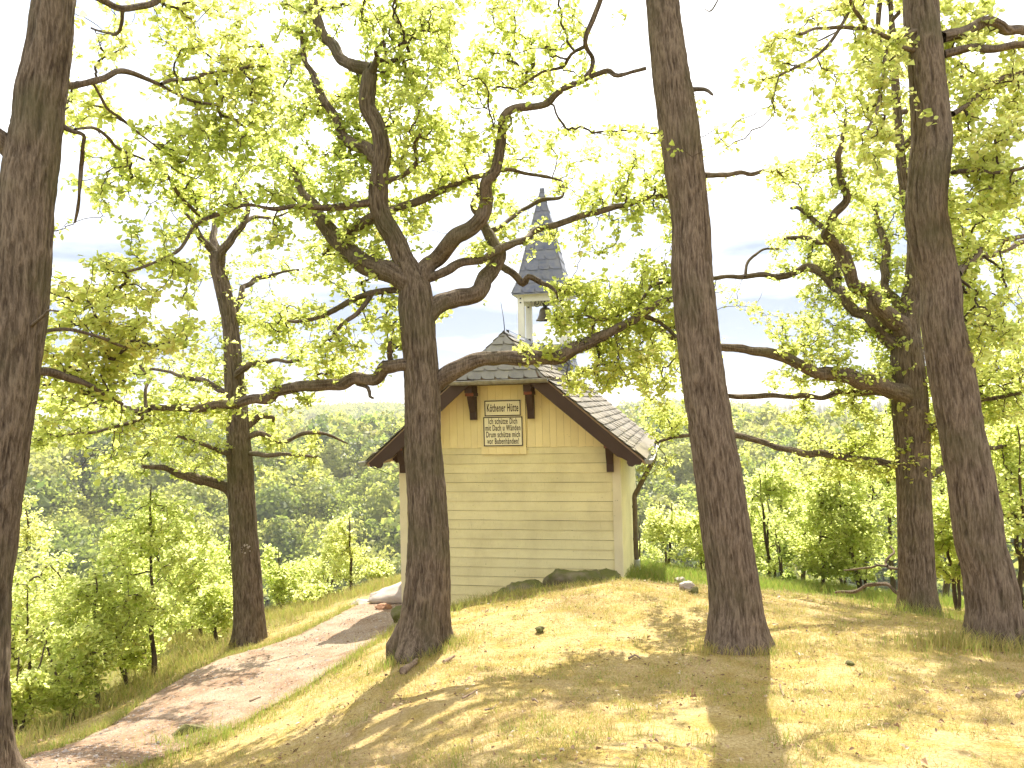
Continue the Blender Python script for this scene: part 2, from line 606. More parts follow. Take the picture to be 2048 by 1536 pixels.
def path_mat():
    m, t, o = newmat('gravel_path')
    g = N(t, 'ShaderNodeNewGeometry').outputs['Position']
    f = noise(t, g, 55, 5, 0.7)
    b = noise(t, g, 1.6, 5, 0.6)
    c = ramp(t, f, [(0.3, (0.14, 0.095, 0.062)), (0.47, (0.25, 0.185, 0.13)), (0.65, (0.35, 0.27, 0.20))])
    # more trodden soil and less gravel towards the low end of the path
    sp = N(t, 'ShaderNodeSeparateXYZ')
    t.links.new(g, sp.inputs['Vector'])
    mr = N(t, 'ShaderNodeMapRange')
    mr.inputs['From Min'].default_value = 9.5
    mr.inputs['From Max'].default_value = 6.0
    mr.inputs['To Max'].default_value = 0.16
    t.links.new(sp.outputs['Y'], mr.inputs['Value'])
    ab = N(t, 'ShaderNodeMath', operation='ADD')
    t.links.new(b, ab.inputs[0])
    t.links.new(mr.outputs['Result'], ab.inputs[1])
    c = mixc(t, ramp(t, ab.outputs[0], [(0.46, (0, 0, 0)), (0.62, (0.85, 0.85, 0.85))]), c, ramp(t, noise(t, g, 30, 5, 0.7), [(0.35, (0.09, 0.053, 0.032)), (0.6, (0.25, 0.16, 0.10))]))
    p = pbsdf(t, None, c, 0.92, 0.15, bump(t, f, 0.6, 0.015))
    tr = N(t, 'ShaderNodeBsdfTransparent')
    ms = N(t, 'ShaderNodeMixShader')
    ad = N(t, 'ShaderNodeMath', operation='ADD')
    t.links.new(attr(t), ad.inputs[0])
    t.links.new(noise(t, g, 7, 6, 0.7), ad.inputs[1])
    fac = ramp(t, ad.outputs[0], [(0.86, (0, 0, 0)), (0.98, (1, 1, 1))])
    t.links.new(fac, ms.inputs['Fac'])
    t.links.new(tr.outputs['BSDF'], ms.inputs[1])
    t.links.new(p, ms.inputs[2])
    t.links.new(ms.outputs['Shader'], o.inputs['Surface'])
    return m


M['path'] = path_mat()


def simple_noise_mat(name, stops, scale, rough=0.9):
    m, t, o = newmat(name)
    g = N(t, 'ShaderNodeNewGeometry').outputs['Position']
    pbsdf(t, o, ramp(t, noise(t, g, scale, 6, 0.6), stops), rough, 0.15)
    return m


M['hills'] = simple_noise_mat('forest_floor', [(0.35, (0.06, 0.075, 0.025)), (0.65, (0.11, 0.12, 0.04))], 0.08)
M['blade'] = leaf_mat('grass_blade', [(0.43, 0.315, 0.145), (0.38, 0.285, 0.10), (0.20, 0.21, 0.05), (0.11, 0.16, 0.03)], 0.35, 0.2,
                      tcols=[(0.52, 0.42, 0.19), (0.46, 0.42, 0.13), (0.34, 0.46, 0.07), (0.26, 0.44, 0.06)])
M['litter'] = leaf_mat('dry_leaf', [(0.10, 0.055, 0.03), (0.22, 0.13, 0.07), (0.36, 0.25, 0.15), (0.62, 0.54, 0.42)], 0.2, 0.3)
M['deadwood'] = simple_noise_mat('dead_wood', [(0.3, (0.12, 0.08, 0.055)), (0.7, (0.30, 0.22, 0.16))], 25)

# ------------------------------------------------------------------ terrain
ANCH = []
for px, py, d in [(1024, 1536, 3.4), (1540, 1536, 3.5), (2048, 1536, 3.6), (2000, 1287, 6.6), (1478, 1300, 6.5), (1838, 1230, 10),
                  (1700, 1230, 8.5), (1600, 1192, 10.4), (1250, 1164, 9.3), (1380, 1180, 9.8), (1100, 1190, 8.95), (1000, 1208, 8.8), (920, 1222, 8.7),
                  (848, 1296, 7.6), (1100, 1300, 6.8), (1100, 1400, 5.2), (900, 1400, 5.4), (700, 1400, 6.2), (640, 1500, 5.2), (800, 1536, 4.2),
                  (795, 1246, 10.4), (690, 1312, 9.0), (560, 1402, 7.4), (440, 1500, 6.2), (380, 1536, 5.8),
                  (700, 1230, 11.8), (600, 1280, 10.5), (470, 1312, 9.6), (380, 1390, 8.3), (250, 1450, 7.3), (100, 1500, 6.6), (0, 1530, 6.2),
                  (498, 1287, 10.8), (300, 1372, 10), (190, 1425, 9.2), (0, 1420, 11.5), (1330, 1150, 13), (1280, 1140, 14.5), (1560, 1182, 12),
                  (770, 1205, 12.8), (-50, 1545, 5.2), (1900, 1250, 8.2)]:
    p = at(px, py, d)
    ANCH.append(tuple(p))
ANCH += [(0, 0, -1.6), (3, 0.5, -1.6), (-2.5, 1, -1.75), (-0.1, 11.3, -2.78), (1.3, 11.0, -2.62), (-1.6, 11.9, -3.2), (0.8, 14, -2.9), (0.5, 16.5, -3.2),
         (-8, 20, -7.0), (-3, 20, -6.2), (3, 20, -5.6), (8, 20, -6.2), (-6, 27, -12), (6, 27, -11), (-12, 11, -7.0), (-16, 4, -7.5), (-9, 2, -3.6),
         (12, 9, -3.9), (16, 12, -7), (14, 3, -2.6), (6, -6, -1.3), (-6, -6, -1.5), (0, -8, -1.2), (-14, -6, -3), (14, -6, -2), (9.5, 12.5, -3.9), (14, 22, -9), (-14, 22, -11)]
ANCH = np.array(ANCH)


def _U(d2):
    return 0.5 * d2 * np.log(d2 + 1e-9)


_n = len(ANCH)
_d2 = ((ANCH[:, None, :2] - ANCH[None, :, :2]) ** 2).sum(-1)
_K = np.zeros((_n + 3, _n + 3))
_K[:_n, :_n] = _U(_d2) + np.eye(_n) * 0.05
_K[:_n, _n] = 1
_K[:_n, _n + 1:] = ANCH[:, :2]
_K[_n, :_n] = 1
_K[_n + 1:, :_n] = ANCH[:, :2].T
TPS = np.linalg.solve(_K, np.concatenate([ANCH[:, 2], [0, 0, 0]]))
PR_R = np.array([0, 22, 40, 70, 110, 145, 165, 215, 270, 300, 350, 420, 560, 700, 850, 1000, 1300, 1800, 2600, 4000])
PR_Z = np.array([-4, -8.5, -22, -42, -60, -67, -64, -45, -27, -24, -30, -42, -46, -48, -30, -25, -34, -60, -40, -60])


def height(x, y, micro=True):
    x = np.asarray(x, float)
    y = np.asarray(y, float)
    sh = x.shape
    x, y = x.ravel(), y.ravel()
    r = np.hypot(x, y)
    z = np.zeros_like(x)
    nr = r < 36
    if nr.any():
        q = np.stack([x[nr], y[nr]], 1)
        zz = np.zeros(len(q))
        for s in range(0, len(q), 20000):
            qq = q[s:s + 20000]
            d2 = ((qq[:, None] - ANCH[None, :, :2]) ** 2).sum(-1)
            zz[s:s + 20000] = _U(d2) @ TPS[:_n] + TPS[_n] + qq @ TPS[_n + 1:]
        z[nr] = zz
    far = np.interp(r, PR_R, PR_Z)
    pl = np.stack([x * 0.006, y * 0.006, np.zeros_like(x)], -1)
    far = far + (fbm(pl * 1.8 + 3.1, 3) - 0.5) * np.clip((r - 90) * 0.08, 0, 16)
    back = np.interp(r, [0, 20, 60, 200, 4000], [-1.6, -2, 1, -4, -60])
    w = sstep(-14, 6, y + 0.02 * np.abs(x))
    far = far * w + back * (1 - w)
    b = sstep(20, 33, r)
    z = z * (1 - b) + far * b
    if micro:
        mpx = np.stack([x, y, np.zeros_like(x)], -1)
        k = (1 - sstep(16, 24, r))
        z = z + k * ((fbm(mpx * 1.3, 3) - 0.5) * 0.10 + (fbm(mpx * 6, 3) - 0.5) * 0.035)
    return z.reshape(sh)


def hgt(x, y):
    return float(height(np.array([x]), np.array([y]))[0])


# path centre line in world xy with half widths
PATH = []
for (lx, ly, ld), (rx, ry, rd) in [((735, 1218, 12.9), (812, 1222, 12.4)), ((700, 1232, 11.8), (795, 1246, 10.6)), ((600, 1282, 10.5), (690, 1312, 9.0)),
                                   ((470, 1322, 9.5), (545, 1395, 7.6)), ((330, 1420, 7.9), (420, 1470, 6.7)), ((120, 1500, 6.6), (280, 1536, 5.9)), ((-160, 1600, 5.4), (60, 1640, 4.9))]:
    a, b = at(lx, ly, ld)[:2], at(rx, ry, rd)[:2]
    PATH.append((*(0.5 * (a + b)), 0.5 * np.linalg.norm(a - b)))
PATH = np.array(PATH)


def path_dist(x, y):
    """distance beyond the path edge (negative inside)"""
    best = np.full(np.shape(x), 1e9)
    for i in range(len(PATH) - 1):
        a, b = PATH[i], PATH[i + 1]
        dx, dy = b[0] - a[0], b[1] - a[1]
        t = np.clip(((x - a[0]) * dx + (y - a[1]) * dy) / (dx * dx + dy * dy), 0, 1)
        d = np.hypot(x - a[0] - t * dx, y - a[1] - t * dy) - (a[2] + t * (b[2] - a[2]))
        best = np.minimum(best, d)
    return best


def green_mask(x, y):
    """0 on dry mound turf, 1 on fresh green grass at its rim"""
    g = sstep(11.2, 13.0, y + 0.25 * np.maximum(x, 0) * 0 + (x > 1.5) * 0.4) * (x > 0.6)
    pd = path_dist(x, y)
    left = x < np.interp(y, PATH[::-1, 1], PATH[::-1, 0])
    g = np.maximum(g, 0.62 * left * sstep(0.3, 1.2, pd))
    g = np.maximum(g, sstep(13.5, 15.5, y))
    return g


def grid_sheet(name, xs, ys, zfun, mats, tintf=None):
    X, Y = np.meshgrid(xs, ys)
    Z = zfun(X, Y)
    ny, nx = X.shape
    i = np.arange(ny - 1)[:, None] * nx + np.arange(nx - 1)[None]
    f = np.stack([i, i + 1, i + nx + 1, i + nx], -1).reshape(-1, 4)
    mb = MB()
    mb.add(np.stack([X, Y, Z], -1).reshape(-1, 3), f, 0, None if tintf is None else tintf(X, Y).ravel())
    return mb.build(name, mats, smooth=True)


def axis(a, b, lo, hi, fine, coarse):
    return np.unique(np.concatenate([np.arange(a, lo, coarse), np.arange(lo, hi, fine), np.arange(hi, b + 0.01, coarse)]).round(4))


XS = axis(-26, 26, -5.5, 6.5, 0.06, 0.4)
YS = axis(-12, 32, 2.0, 14, 0.06, 0.4)
tag(grid_sheet('ground', XS, YS, height, M['ground'], green_mask), kind='structure')

# far terrain: polar sheet that starts under the near ground
rr_ = np.concatenate([[14, 18, 22, 26, 30, 34, 40, 48], np.geomspace(58, 5200, 60)])
aa = np.linspace(0, 2 * np.pi, 361)
RRg, AAg = np.meshgrid(rr_, aa)
HX, HY = RRg * np.sin(AAg), RRg * np.cos(AAg)
HZ = height(HX, HY, False) - 3.0 * (1 - sstep(26, 32, RRg)) * (RRg < 33) - 0.4
i = np.arange(360)[:, None] * len(rr_) + np.arange(len(rr_) - 1)[None]
f = np.stack([i, i + 1, i + len(rr_) + 1, i + len(rr_)], -1).reshape(-1, 4)[:, ::-1].copy()
mb = MB()
mb.add(np.stack([HX, HY, HZ], -1).reshape(-1, 3), f)
tag(mb.build('hills', M['hills'], smooth=True), kind='structure')

# path sheet: strip along the centre line
ps, _ = resample(np.c_[PATH[:, :2], np.zeros(len(PATH))], PATH[:, 2], 0.06)
_, hw = resample(np.c_[PATH[:, :2], np.zeros(len(PATH))], PATH[:, 2], 0.06)
tg = np.gradient(ps[:, :2], axis=0)
tg /= np.linalg.norm(tg, axis=1)[:, None]
nrm = np.stack([-tg[:, 1], tg[:, 0]], 1)
cc = np.linspace(-1.3, 1.3, 41)
PX = ps[:, None, 0] + nrm[:, None, 0] * cc[None] * hw[:, None]
PY = ps[:, None, 1] + nrm[:, None, 1] * cc[None] * hw[:, None]
PZ = height(PX, PY) + 0.018
nc = 41
i = np.arange(len(ps) - 1)[:, None] * nc + np.arange(nc - 1)[None]
f = np.stack([i, i + 1, i + nc + 1, i + nc], -1).reshape(-1, 4)
edge = np.repeat((1 - sstep(0.72, 1.28, np.abs(cc)))[None], len(ps), 0)
mb = MB()
mb.add(np.stack([PX, PY, PZ], -1).reshape(-1, 3), f[:, ::-1].copy(), 0, edge.ravel())
tag(mb.build('path', M['path'], smooth=True), kind='structure')

# ------------------------------------------------------------------ air over the valley
def haze_box():
    m, t, o = newmat('haze_air')
    v = N(t, 'ShaderNodeVolumePrincipled')
    v.inputs['Color'].default_value = (1.0, 0.99, 0.95, 1)
    v.inputs['Density'].default_value = HAZE
    v.inputs['Anisotropy'].default_value = 0.35
    t.links.new(v.outputs['Volume'], o.inputs['Volume'])
    mb = MB()
    mb.box((-6000, -6000, -130), (6000, 6000, 45))
    ob = mb.build('haze', m)
    tag(ob, 'thin pale air haze over the wooded valley', 'haze', kind='stuff')


HAZE = 0.00024
haze_box()

# ------------------------------------------------------------------ hut
HX0, HY0, HZ0, HYAW = -0.108, 11.5, -3.3, R(11.95)
HUT = empty('wooden_hut', (HX0, HY0, HZ0), 'cream yellow clapboard hut with slate roof and small bell turret', 'hut', rz=-HYAW)
_hr = np.array([math.cos(HYAW), -math.sin(HYAW), 0])
_hb = np.array([math.sin(HYAW), math.cos(HYAW), 0])


def hutpt(x, y, z):
    return np.array([HX0, HY0, HZ0]) + _hr * x + _hb * y + np.array([0, 0, z])


W2, HL, OV = 1.639, 4.3, 2.035
ZR, ZH, XH, ZE, FO = 4.33, 3.636, 0.661, 2.449, 0.387
TOPS = FO - 0.405      # y of hip peak = -TOPS


def roofz(x):
    x = abs(x)
    return ZR - (ZR - ZH) * x / XH if x < XH else ZH - (ZH - ZE) * (x - XH) / (OV - XH)


def jit(a):
    return (random.random() - 0.5) * 2 * a


def clapboards(z0, z1, a0, a1, step=0.139):
    """boards in local (a along wall, depth outward, z)"""
    out = []
    z = z0
    while z < z1 - 0.02:
        zt = min(z + step + 0.012, z1)
        n = 9
        xs = np.linspace(a0, a1, n)
        wob = [jit(0.0022) for _ in xs]
        dep = [0.020 + jit(0.0015) for _ in xs]
        out.append((xs, z, zt, wob, dep, random.random()))
        z += step
    return out


def clap_mesh(mb, rows, place):
    for xs, z, zt, wob, dep, tn in rows:
        n = len(xs)
        v = []
        for x, w, d in zip(xs, wob, dep):
            v += [place(x, d - 0.010, z + 0.1350 + w if zt > z + 0.14 else zt), place(x, d, z + w), place(x, d - 0.010, z + w - 0.0005), place(x, 0.001, z + w + 0.001)]
        f = []
        for k in range(n - 1):
            a, b = 4 * k, 4 * k + 4
            f += [(a + 1, b + 1, b, a), (a + 2, b + 2, b + 1, a + 1), (a + 3, b + 3, b + 2, a + 2)]
        for k in range(n - 1):
            a, b = 4 * k, 4 * k + 4
            f.append((a, b, b + 3, a + 3))
        f += [(0, 3, 2, 1), (4 * n - 4, 4 * n - 3, 4 * n - 2, 4 * n - 1)]
        mb.add(v, f, 0, tn)


# front clapboard wall
mb = MB()
mb.box((-W2 + 0.02, 0.002, 0), (W2 - 0.02, 0.08, 2.64), 1)
clap_mesh(mb, clapboards(-0.115, 2.62, -W2 + 0.06, W2 - 0.06), lambda x, d, z: (x, -d, z))
mb.build('front_wall', [M['cream'], M['gap']], HUT)

# gable of vertical boards
mb = MB()
x = -W2 + 0.03
mb.prism([(-W2 + 0.03, 2.655), (W2 - 0.03, 2.655), (W2 - 0.03, roofz(W2) - 0.10), (XH, ZH - 0.1), (-XH, ZH - 0.1), (-W2 + 0.03, roofz(W2) - 0.10)], -0.013, 0.06, 1)
while x < W2 - 0.04:
    w = 0.108 + jit(0.01)
    x1 = min(x + w, W2 - 0.03)
    if not (x1 > -0.37 and x < 0.31):
        xa, xb = x, x1
    else:
        xa, xb = (x, min(x1, -0.372)) if x < -0.372 else ((max(x, 0.312), x1) if x1 > 0.312 else (0, 0))
    if xb - xa > 0.015:
        t0, t1 = min(roofz(xa) - 0.09, ZH - 0.06), min(roofz(xb) - 0.09, ZH - 0.06)
        y = -0.0222 + jit(0.001)
        mb.prism([(xa + 0.0014, 2.622 + jit(0.003)), (xb - 0.0014, 2.622 + jit(0.003)), (xb - 0.0014, t1), (xa + 0.0014, t0)], y, 0.0, 0, random.random())
    x = x1
mb.build('gable', [M['gable_cream_bounce'], M['gap']], HUT)
mb = MB()
x = -0.37
for w in (0.115, 0.118, 0.112, 0.12, 0.108, 0.107):
    mb.prism([(x + 0.001, 2.525 + jit(0.002)), (x + w - 0.001, 2.525 + jit(0.002)), (x + w - 0.001, ZH - 0.07), (x + 0.001, ZH - 0.07)], -0.044 + jit(0.001), -0.0275, 0, random.random())
    x += w
mb.build('sign_panel', M['gable_cream_bounce'], HUT)

# side and rear walls
for nm, sx in (('side_wall', 1), ('side_wall', -1)):
    mb = MB()
    mb.box((sx * W2 - 0.05, 0.085, 0), (sx * W2 - 0.003 * sx, HL, 2.70), 1) if sx > 0 else mb.box((-W2 + 0.003, 0.085, 0), (-W2 + 0.05, HL, 2.70), 1)
    clap_mesh(mb, clapboards(-0.115, 2.66, 0.09, HL - 0.08), (lambda a, d, z: (W2 + d, a, z)) if sx > 0 else (lambda a, d, z: (-W2 - d, a, z)))
    mb.build(nm, [M['cream'], M['gap']], HUT)
mb = MB()
mb.prism([(-W2 + 0.05, 0), (W2 - 0.05, 0), (W2 - 0.05, roofz(W2) - 0.1), (0, ZR - 0.1), (-W2 + 0.05, roofz(W2) - 0.1)], HL - 0.06, HL - 0.001, 0)
mb.build('rear_wall', M['cream'], HUT)
for sx in (-1, 1):
    mb = MB()
    xa, xb = sorted((sx * (W2 - 0.085), sx * (W2 + 0.033)))
    mb.box((xa, -0.036, -0.1), (xb, -0.001, 2.60), 0, None, 0.7)
    xa, xb = sorted((sx * (W2 + 0.001), sx * (W2 + 0.032)))
    mb.box((xa, 0.0, -0.1), (xb, 0.15, 2.60), 0, None, 0.8)
    mb.build('corner_board', M['cream_trim'], HUT)

# roof deck
M['soffit'] = paint_mat('soffit_boards', (0.44, 0.30, 0.20), (0.25, 0.16, 0.10))
YB = HL + 0.32
deck = MB()


def slab(poly, th=0.055):
    P = np.array(poly, float)
    n = len(P)
    V = np.vstack([P - [0, 0, 0.012], P - [0, 0, th + 0.012]])
    f = [tuple(range(n)), tuple(range(2 * n - 1, n - 1, -1))] + [(j, i, i + n, j + n) for i in range(n) for j in [(i + 1) % n]]
    deck.add(V, f)


for s in (1, -1):
    q = [(s * XH, -FO, ZH), (s * OV, -FO, ZE), (s * OV, YB, ZE), (s * XH, YB, ZH)]
    slab(q if s > 0 else q[::-1])
    q = [(0, -TOPS, ZR), (s * XH, -FO, ZH), (s * XH, YB, ZH), (0, YB, ZR)]
    slab(q if s > 0 else q[::-1])
slab([(-XH, -FO, ZH), (XH, -FO, ZH), (0, -TOPS, ZR)])
roof = deck.build('roof', M['soffit'], HUT)


def slates(mb, o, u, v, n, lo, hi, vmax, pitch, tw, mat=0, rough=0.006, rnd=True, up=0.022, thick=0.007):
    o, u, v, n = (np.array(q, float) for q in (o, u, v, n))
    k = 0
    while k * pitch < vmax:
        v0 = k * pitch
        a, b = lo(v0), hi(v0)
        x = a - tw * (0.5 if k % 2 else 0.0) - tw * random.random() * 0.15
        while x < b:
            w = tw * (1 + jit(0.10))
            h = pitch * 1.35
            pts = [(w, 0), (w, h), (0, h), (0, 0.5 * pitch), (0.05 * w, 0.26 * pitch), (0.17 * w, 0.09 * pitch), (0.38 * w, 0)] if rnd else [(w, 0), (w, h), (0, h), (0, 0)]
            cx = x + w / 2
            if lo(v0 + pitch * .4) - tw * .45 < cx < hi(v0 + pitch * .4) + tw * .45:
                V = []
                j1, j2 = abs(jit(rough)), jit(rough * 0.5)
                for (pu, pv) in pts:
                    vv = min(v0 + pv + j2 * 0.5, vmax)
                    uu = min(max(x + pu - 0.001, lo(vv)), hi(vv))
                    lift = up - 0.73 * up * (pv / h) + j1 * (1 - pv / h)
                    V.append(o + u * uu + v * vv + n * lift)
                V = np.array(V)
                m = len(V)
                V = np.vstack([V, V - n * thick])
                f = [tuple(range(m))] + [(j, i, i + m, j + m) for i in range(m) for j in [(i + 1) % m]]
                mb.add(V, f, mat, random.random())
            x += w
        k += 1


def unit(a):
    a = np.array(a, float)
    return a / np.linalg.norm(a)


# front hip
mb = MB()
hv = np.array([0, FO - TOPS, ZR - ZH])
hl = np.linalg.norm(hv)
hn = unit(np.cross((1, 0, 0), hv))
slates(mb, (0, -FO - 0.02, ZH - 0.02), (1, 0, 0), hv / hl, hn, lambda v: -XH * max(0, 1 - v / hl) - 0.012, lambda v: XH * max(0, 1 - v / hl) + 0.012, hl, 0.150, 0.215, up=0.024, thick=0.009)
mb.build('hip_slates', M['slate_warm'], roof)
for s in (1, -1):
    mb = MB()
    d = np.array([s * (OV - XH), 0, ZE - ZH])
    L = np.linalg.norm(d)
    d = d / L
    n = unit(np.cross((0, 1, 0), d) * s) if s > 0 else unit(np.cross(d, (0, 1, 0)))
    if n[2] < 0:
        n = -n
    slates(mb, (s * (OV + 0.01), 0, ZE - 0.01), (0, 1, 0), -d, n, lambda v: -FO - 0.03, lambda v: YB + 0.02, L, 0.125, 0.20, rough=0.016, up=0.020)
    d2 = np.array([s * XH, 0, ZH - ZR])
    L2 = np.linalg.norm(d2)
    d2 = d2 / L2
    n2 = unit(np.cross((0, 1, 0), d2))
    if n2[2] < 0:
        n2 = -n2
    slates(mb, (s * XH, 0, ZH), (0, 1, 0), -d2, n2, lambda v: -FO - 0.02 + (FO - TOPS) * v / L2, lambda v: YB + 0.02, L2, 0.125, 0.20, rough=0.014, up=0.020)
    # plain starter course at the eave
    e0 = np.array([s * (OV + 0.01), 0, ZE - 0.005])
    V = [e0 + np.array([0, y, 0]) + n * 0.032 - d * t for y, t in ((-FO - 0.035, 0.0), (YB, 0.0), (YB, 0.2), (-FO - 0.035, 0.2))]
    mb.add(np.vstack([V, np.array(V) - n * 0.006]), [(0, 1, 2, 3), (7, 6, 5, 4), (1, 0, 4, 5), (0, 3, 7, 4), (2, 1, 5, 6), (3, 2, 6, 7)], 0, 0.95)
    mb.build('slope_slates', M['shingle'], roof)
mb = MB()
mb.prism([(-0.10, ZR - 0.085), (0.0, ZR + 0.022), (0.10, ZR - 0.085), (0.095, ZR - 0.075), (0, ZR + 0.034), (-0.095, ZR - 0.075)][::-1], -TOPS - 0.01, YB, 0)
mb.build('ridge_cap', M['slate'], roof)

# verge boards with shaped tips
sd = unit((OV - XH, 0, ZE - ZH))
sn = np.array([-sd[2], 0, sd[0]])
for s in (1, -1):
    mb = MB()
    prof = [(-0.06, 0.03), (1.80, 0.03), (1.815, 0.09), (1.76, 0.13), (1.745, 0.18), (1.70, 0.205), (1.655, 0.19), (1.64, 0.165), (1.56, 0.18), (1.50, 0.205), (-0.24, 0.205)]
    pts = [(XH + sd[0] * t - sn[0] * q, ZH + sd[2] * t - sn[2] * q) for t, q in prof]
    pts = [(s * a, b) for a, b in pts]
    mb.prism(pts[::-1] if s > 0 else pts, -FO - 0.022, -FO + 0.018, 0, 0.4)
    mb.build('verge_board', M['brown'], HUT)
    # rafters behind it
    for y in (0.45, 1.15, 1.85, 2.55, 3.25, 3.95, 4.5):
        mb = MB()
        prof = [(0.75, 0.07), (1.76, 0.07), (1.74, 0.17), (1.66, 0.20), (0.75, 0.20)]
        pts = [(s * (XH + sd[0] * t - sn[0] * q), ZH + sd[2] * t - sn[2] * q) for t, q in prof]
        mb.prism(pts[::-1] if s > 0 else pts, y - 0.05, y + 0.05, 0, random.random())
        mb.build('rafter', M['brown'], HUT)

# brackets carrying the overhang
for bx, bz in ((-0.47, 3.44), (0.40, 3.44), (-1.585, 2.66), (1.53, 2.66)):
    mb = MB()
    y0 = -0.012 if bz < 3 else -0.027
    y0 = -0.03
    mb.box((bx - 0.055, -FO + 0.03, bz), (bx + 0.055, y0, bz + 0.12), 0, None, 0.6)
    mb.box((bx - 0.065, -FO + 0.10, bz - 0.05), (bx + 0.065, y0 - 0.002, bz - 0.001), 0, None, 0.3)
    k = 0.40
    mb.prism([(y0, bz - k), (y0, bz - 0.052), (-FO + 0.13, bz - 0.052), (-0.20, bz - 0.16), (-0.12, bz - 0.28), (-0.105, bz - k)][::-1], bx - 0.048, bx + 0.048, 0, 0.5, axis='x')
    br = mb.build('bracket', M['brown'], HUT)
    mb = MB()
    mb.box((bx - 0.06, -FO + 0.092, bz - 0.046), (bx + 0.06, -FO + 0.0995, bz - 0.004))
    mb.box((bx - 0.052, -FO + 0.022, bz + 0.004), (bx + 0.052, -FO + 0.0295, bz + 0.06)) if bz < 3 else None
    mb.build('end_grain', M['endgrain'], br)

# gutters
def half_pipe(mb, a, b, r, th=0.005, n=10):
    a, b = np.array(a, float), np.array(b, float)
    d = unit(b - a)
    side = unit(np.cross(d, (0, 0, 1)))
    V = []
    for P in (a, b):
        for rr2 in (r, r - th):
            for i in range(n + 1):
                t = math.pi * i / n
                V.append(P + side * math.cos(t) * rr2 - np.array([0, 0, 1]) * math.sin(t) * rr2)
    m = n + 1
    f = []
    for i in range(n):
        f += [(i, i + 1, 2 * m + i + 1, 2 * m + i), (m + i + 1, m + i, 3 * m + i, 3 * m + i + 1), (i + 1, i, m + i, m + i + 1), (2 * m + i, 2 * m + i + 1, 3 * m + i + 1, 3 * m + i)]
    f += [(0, 2 * m, 3 * m, m), (n, m + n, 3 * m + n, 2 * m + n)]
    mb.add(V, f)
    for P, fl in ((0, 1), (2 * m, 0)):
        q = [P + i for i in range(m)]
        mb.add(np.array([V[i] for i in q]), [tuple(range(m)) if fl else tuple(range(m - 1, -1, -1))])
    # rolled bead
    tube(mb, np.array([a + side * r, b + side * r]), np.array([0.008, 0.008]), 6)
    tube(mb, np.array([a - side * r, b - side * r]), np.array([0.006, 0.006]), 6)


for s in (1, -1):
    mb = MB()
    half_pipe(mb, (s * (OV + 0.055), -FO - 0.07, ZE + 0.005), (s * (OV + 0.055), YB + 0.03, ZE - 0.03), 0.062)
    for y in (0.1, 0.8, 1.5, 2.2, 2.9, 3.6, 4.3):
        tube(mb, np.array([(s * (OV + 0.055 + 0.07 * math.cos(t)), y, ZE - 0.005 - 0.072 * math.sin(t)) for t in np.linspace(0, math.pi, 8)]), np.full(8, 0.007), 5)
    mb.build('gutter', M['zinc'], HUT)
mb = MB()
half_pipe(mb, (-XH - 0.06, -FO - 0.065, ZH - 0.035), (XH + 0.06, -FO - 0.065, ZH - 0.025), 0.055)
for x in (-0.36, 0.03, 0.43):
    mb.box((x - 0.014, -FO - 0.05, ZH + 0.0), (x + 0.014, -FO + 0.02, ZH + 0.008))
mb.build('hip_gutter', M['zinc'], HUT)
mb = MB()
mb.box((-XH - 0.02, -FO - 0.002, ZH - 0.10), (XH + 0.02, -FO + 0.02, ZH - 0.03), 0)
mb.build('fascia', M['gap'], HUT)
mb = MB()
P, r_ = resample([(OV + 0.055, 2.1, ZE - 0.05), (OV + 0.055, 2.1, ZE - 0.16), (OV - 0.0, 2.12, ZE - 0.27), (W2 + 0.16, 2.18, ZE - 0.70), (W2 + 0.10, 2.2, ZE - 0.82), (W2 + 0.10, 2.2, ZE - 1.0), (W2 + 0.10, 2.2, 0.62), (W2 + 0.13, 2.2, 0.52)], [0.042] * 8, 0.04)
tube(mb, P, r_, 12)
for z in (1.45, 0.9):
    tube(mb, np.array([(W2 + 0.10, 2.2, z - 0.02), (W2 + 0.10, 2.2, z + 0.02)]), np.array([0.05, 0.05]), 12)
dp = mb.build('downpipe', M['pipe'], HUT, smooth=True)
mb = MB()
tube(mb, np.array([(W2 + 0.11, 2.2, 0.34), (W2 + 0.11, 2.2, 0.55)]), np.array([0.056, 0.056]), 14)
mb.build('boot', M['galv'], dp, smooth=True)
mb = MB()
P, r_ = resample([(-OV - 0.03, -FO + 0.1, ZE - 0.06), (-1.9, 0.4, 2.15), (-W2 - 0.02, 1.2, 1.75)], [0.005] * 3, 0.1)
tube(mb, P, r_, 5)
mb.build('wire', M['iron'], HUT)
mb = MB()
P, r_ = resample([(0.01, 0.04, ZR), (0.0, 0.03, ZR + 0.2), (-0.035, 0.02, ZR + 0.46)], [0.007, 0.006, 0.003], 0.1)
tube(mb, P, r_, 5)
P, r_ = resample([(0.0, 0.2, ZR + 0.06), (0.0, 1.5, ZR + 0.045), (0.0, 3.3, ZR + 0.06)], [0.004] * 3, 0.2)
tube(mb, P, r_, 5)
for y in (0.3, 1.2, 2.1, 3.0):
    mb.box((-0.02, y - 0.012, ZR + 0.005), (0.02, y + 0.012, ZR + 0.06))
mb.build('lightning_rod', M['iron'], HUT)

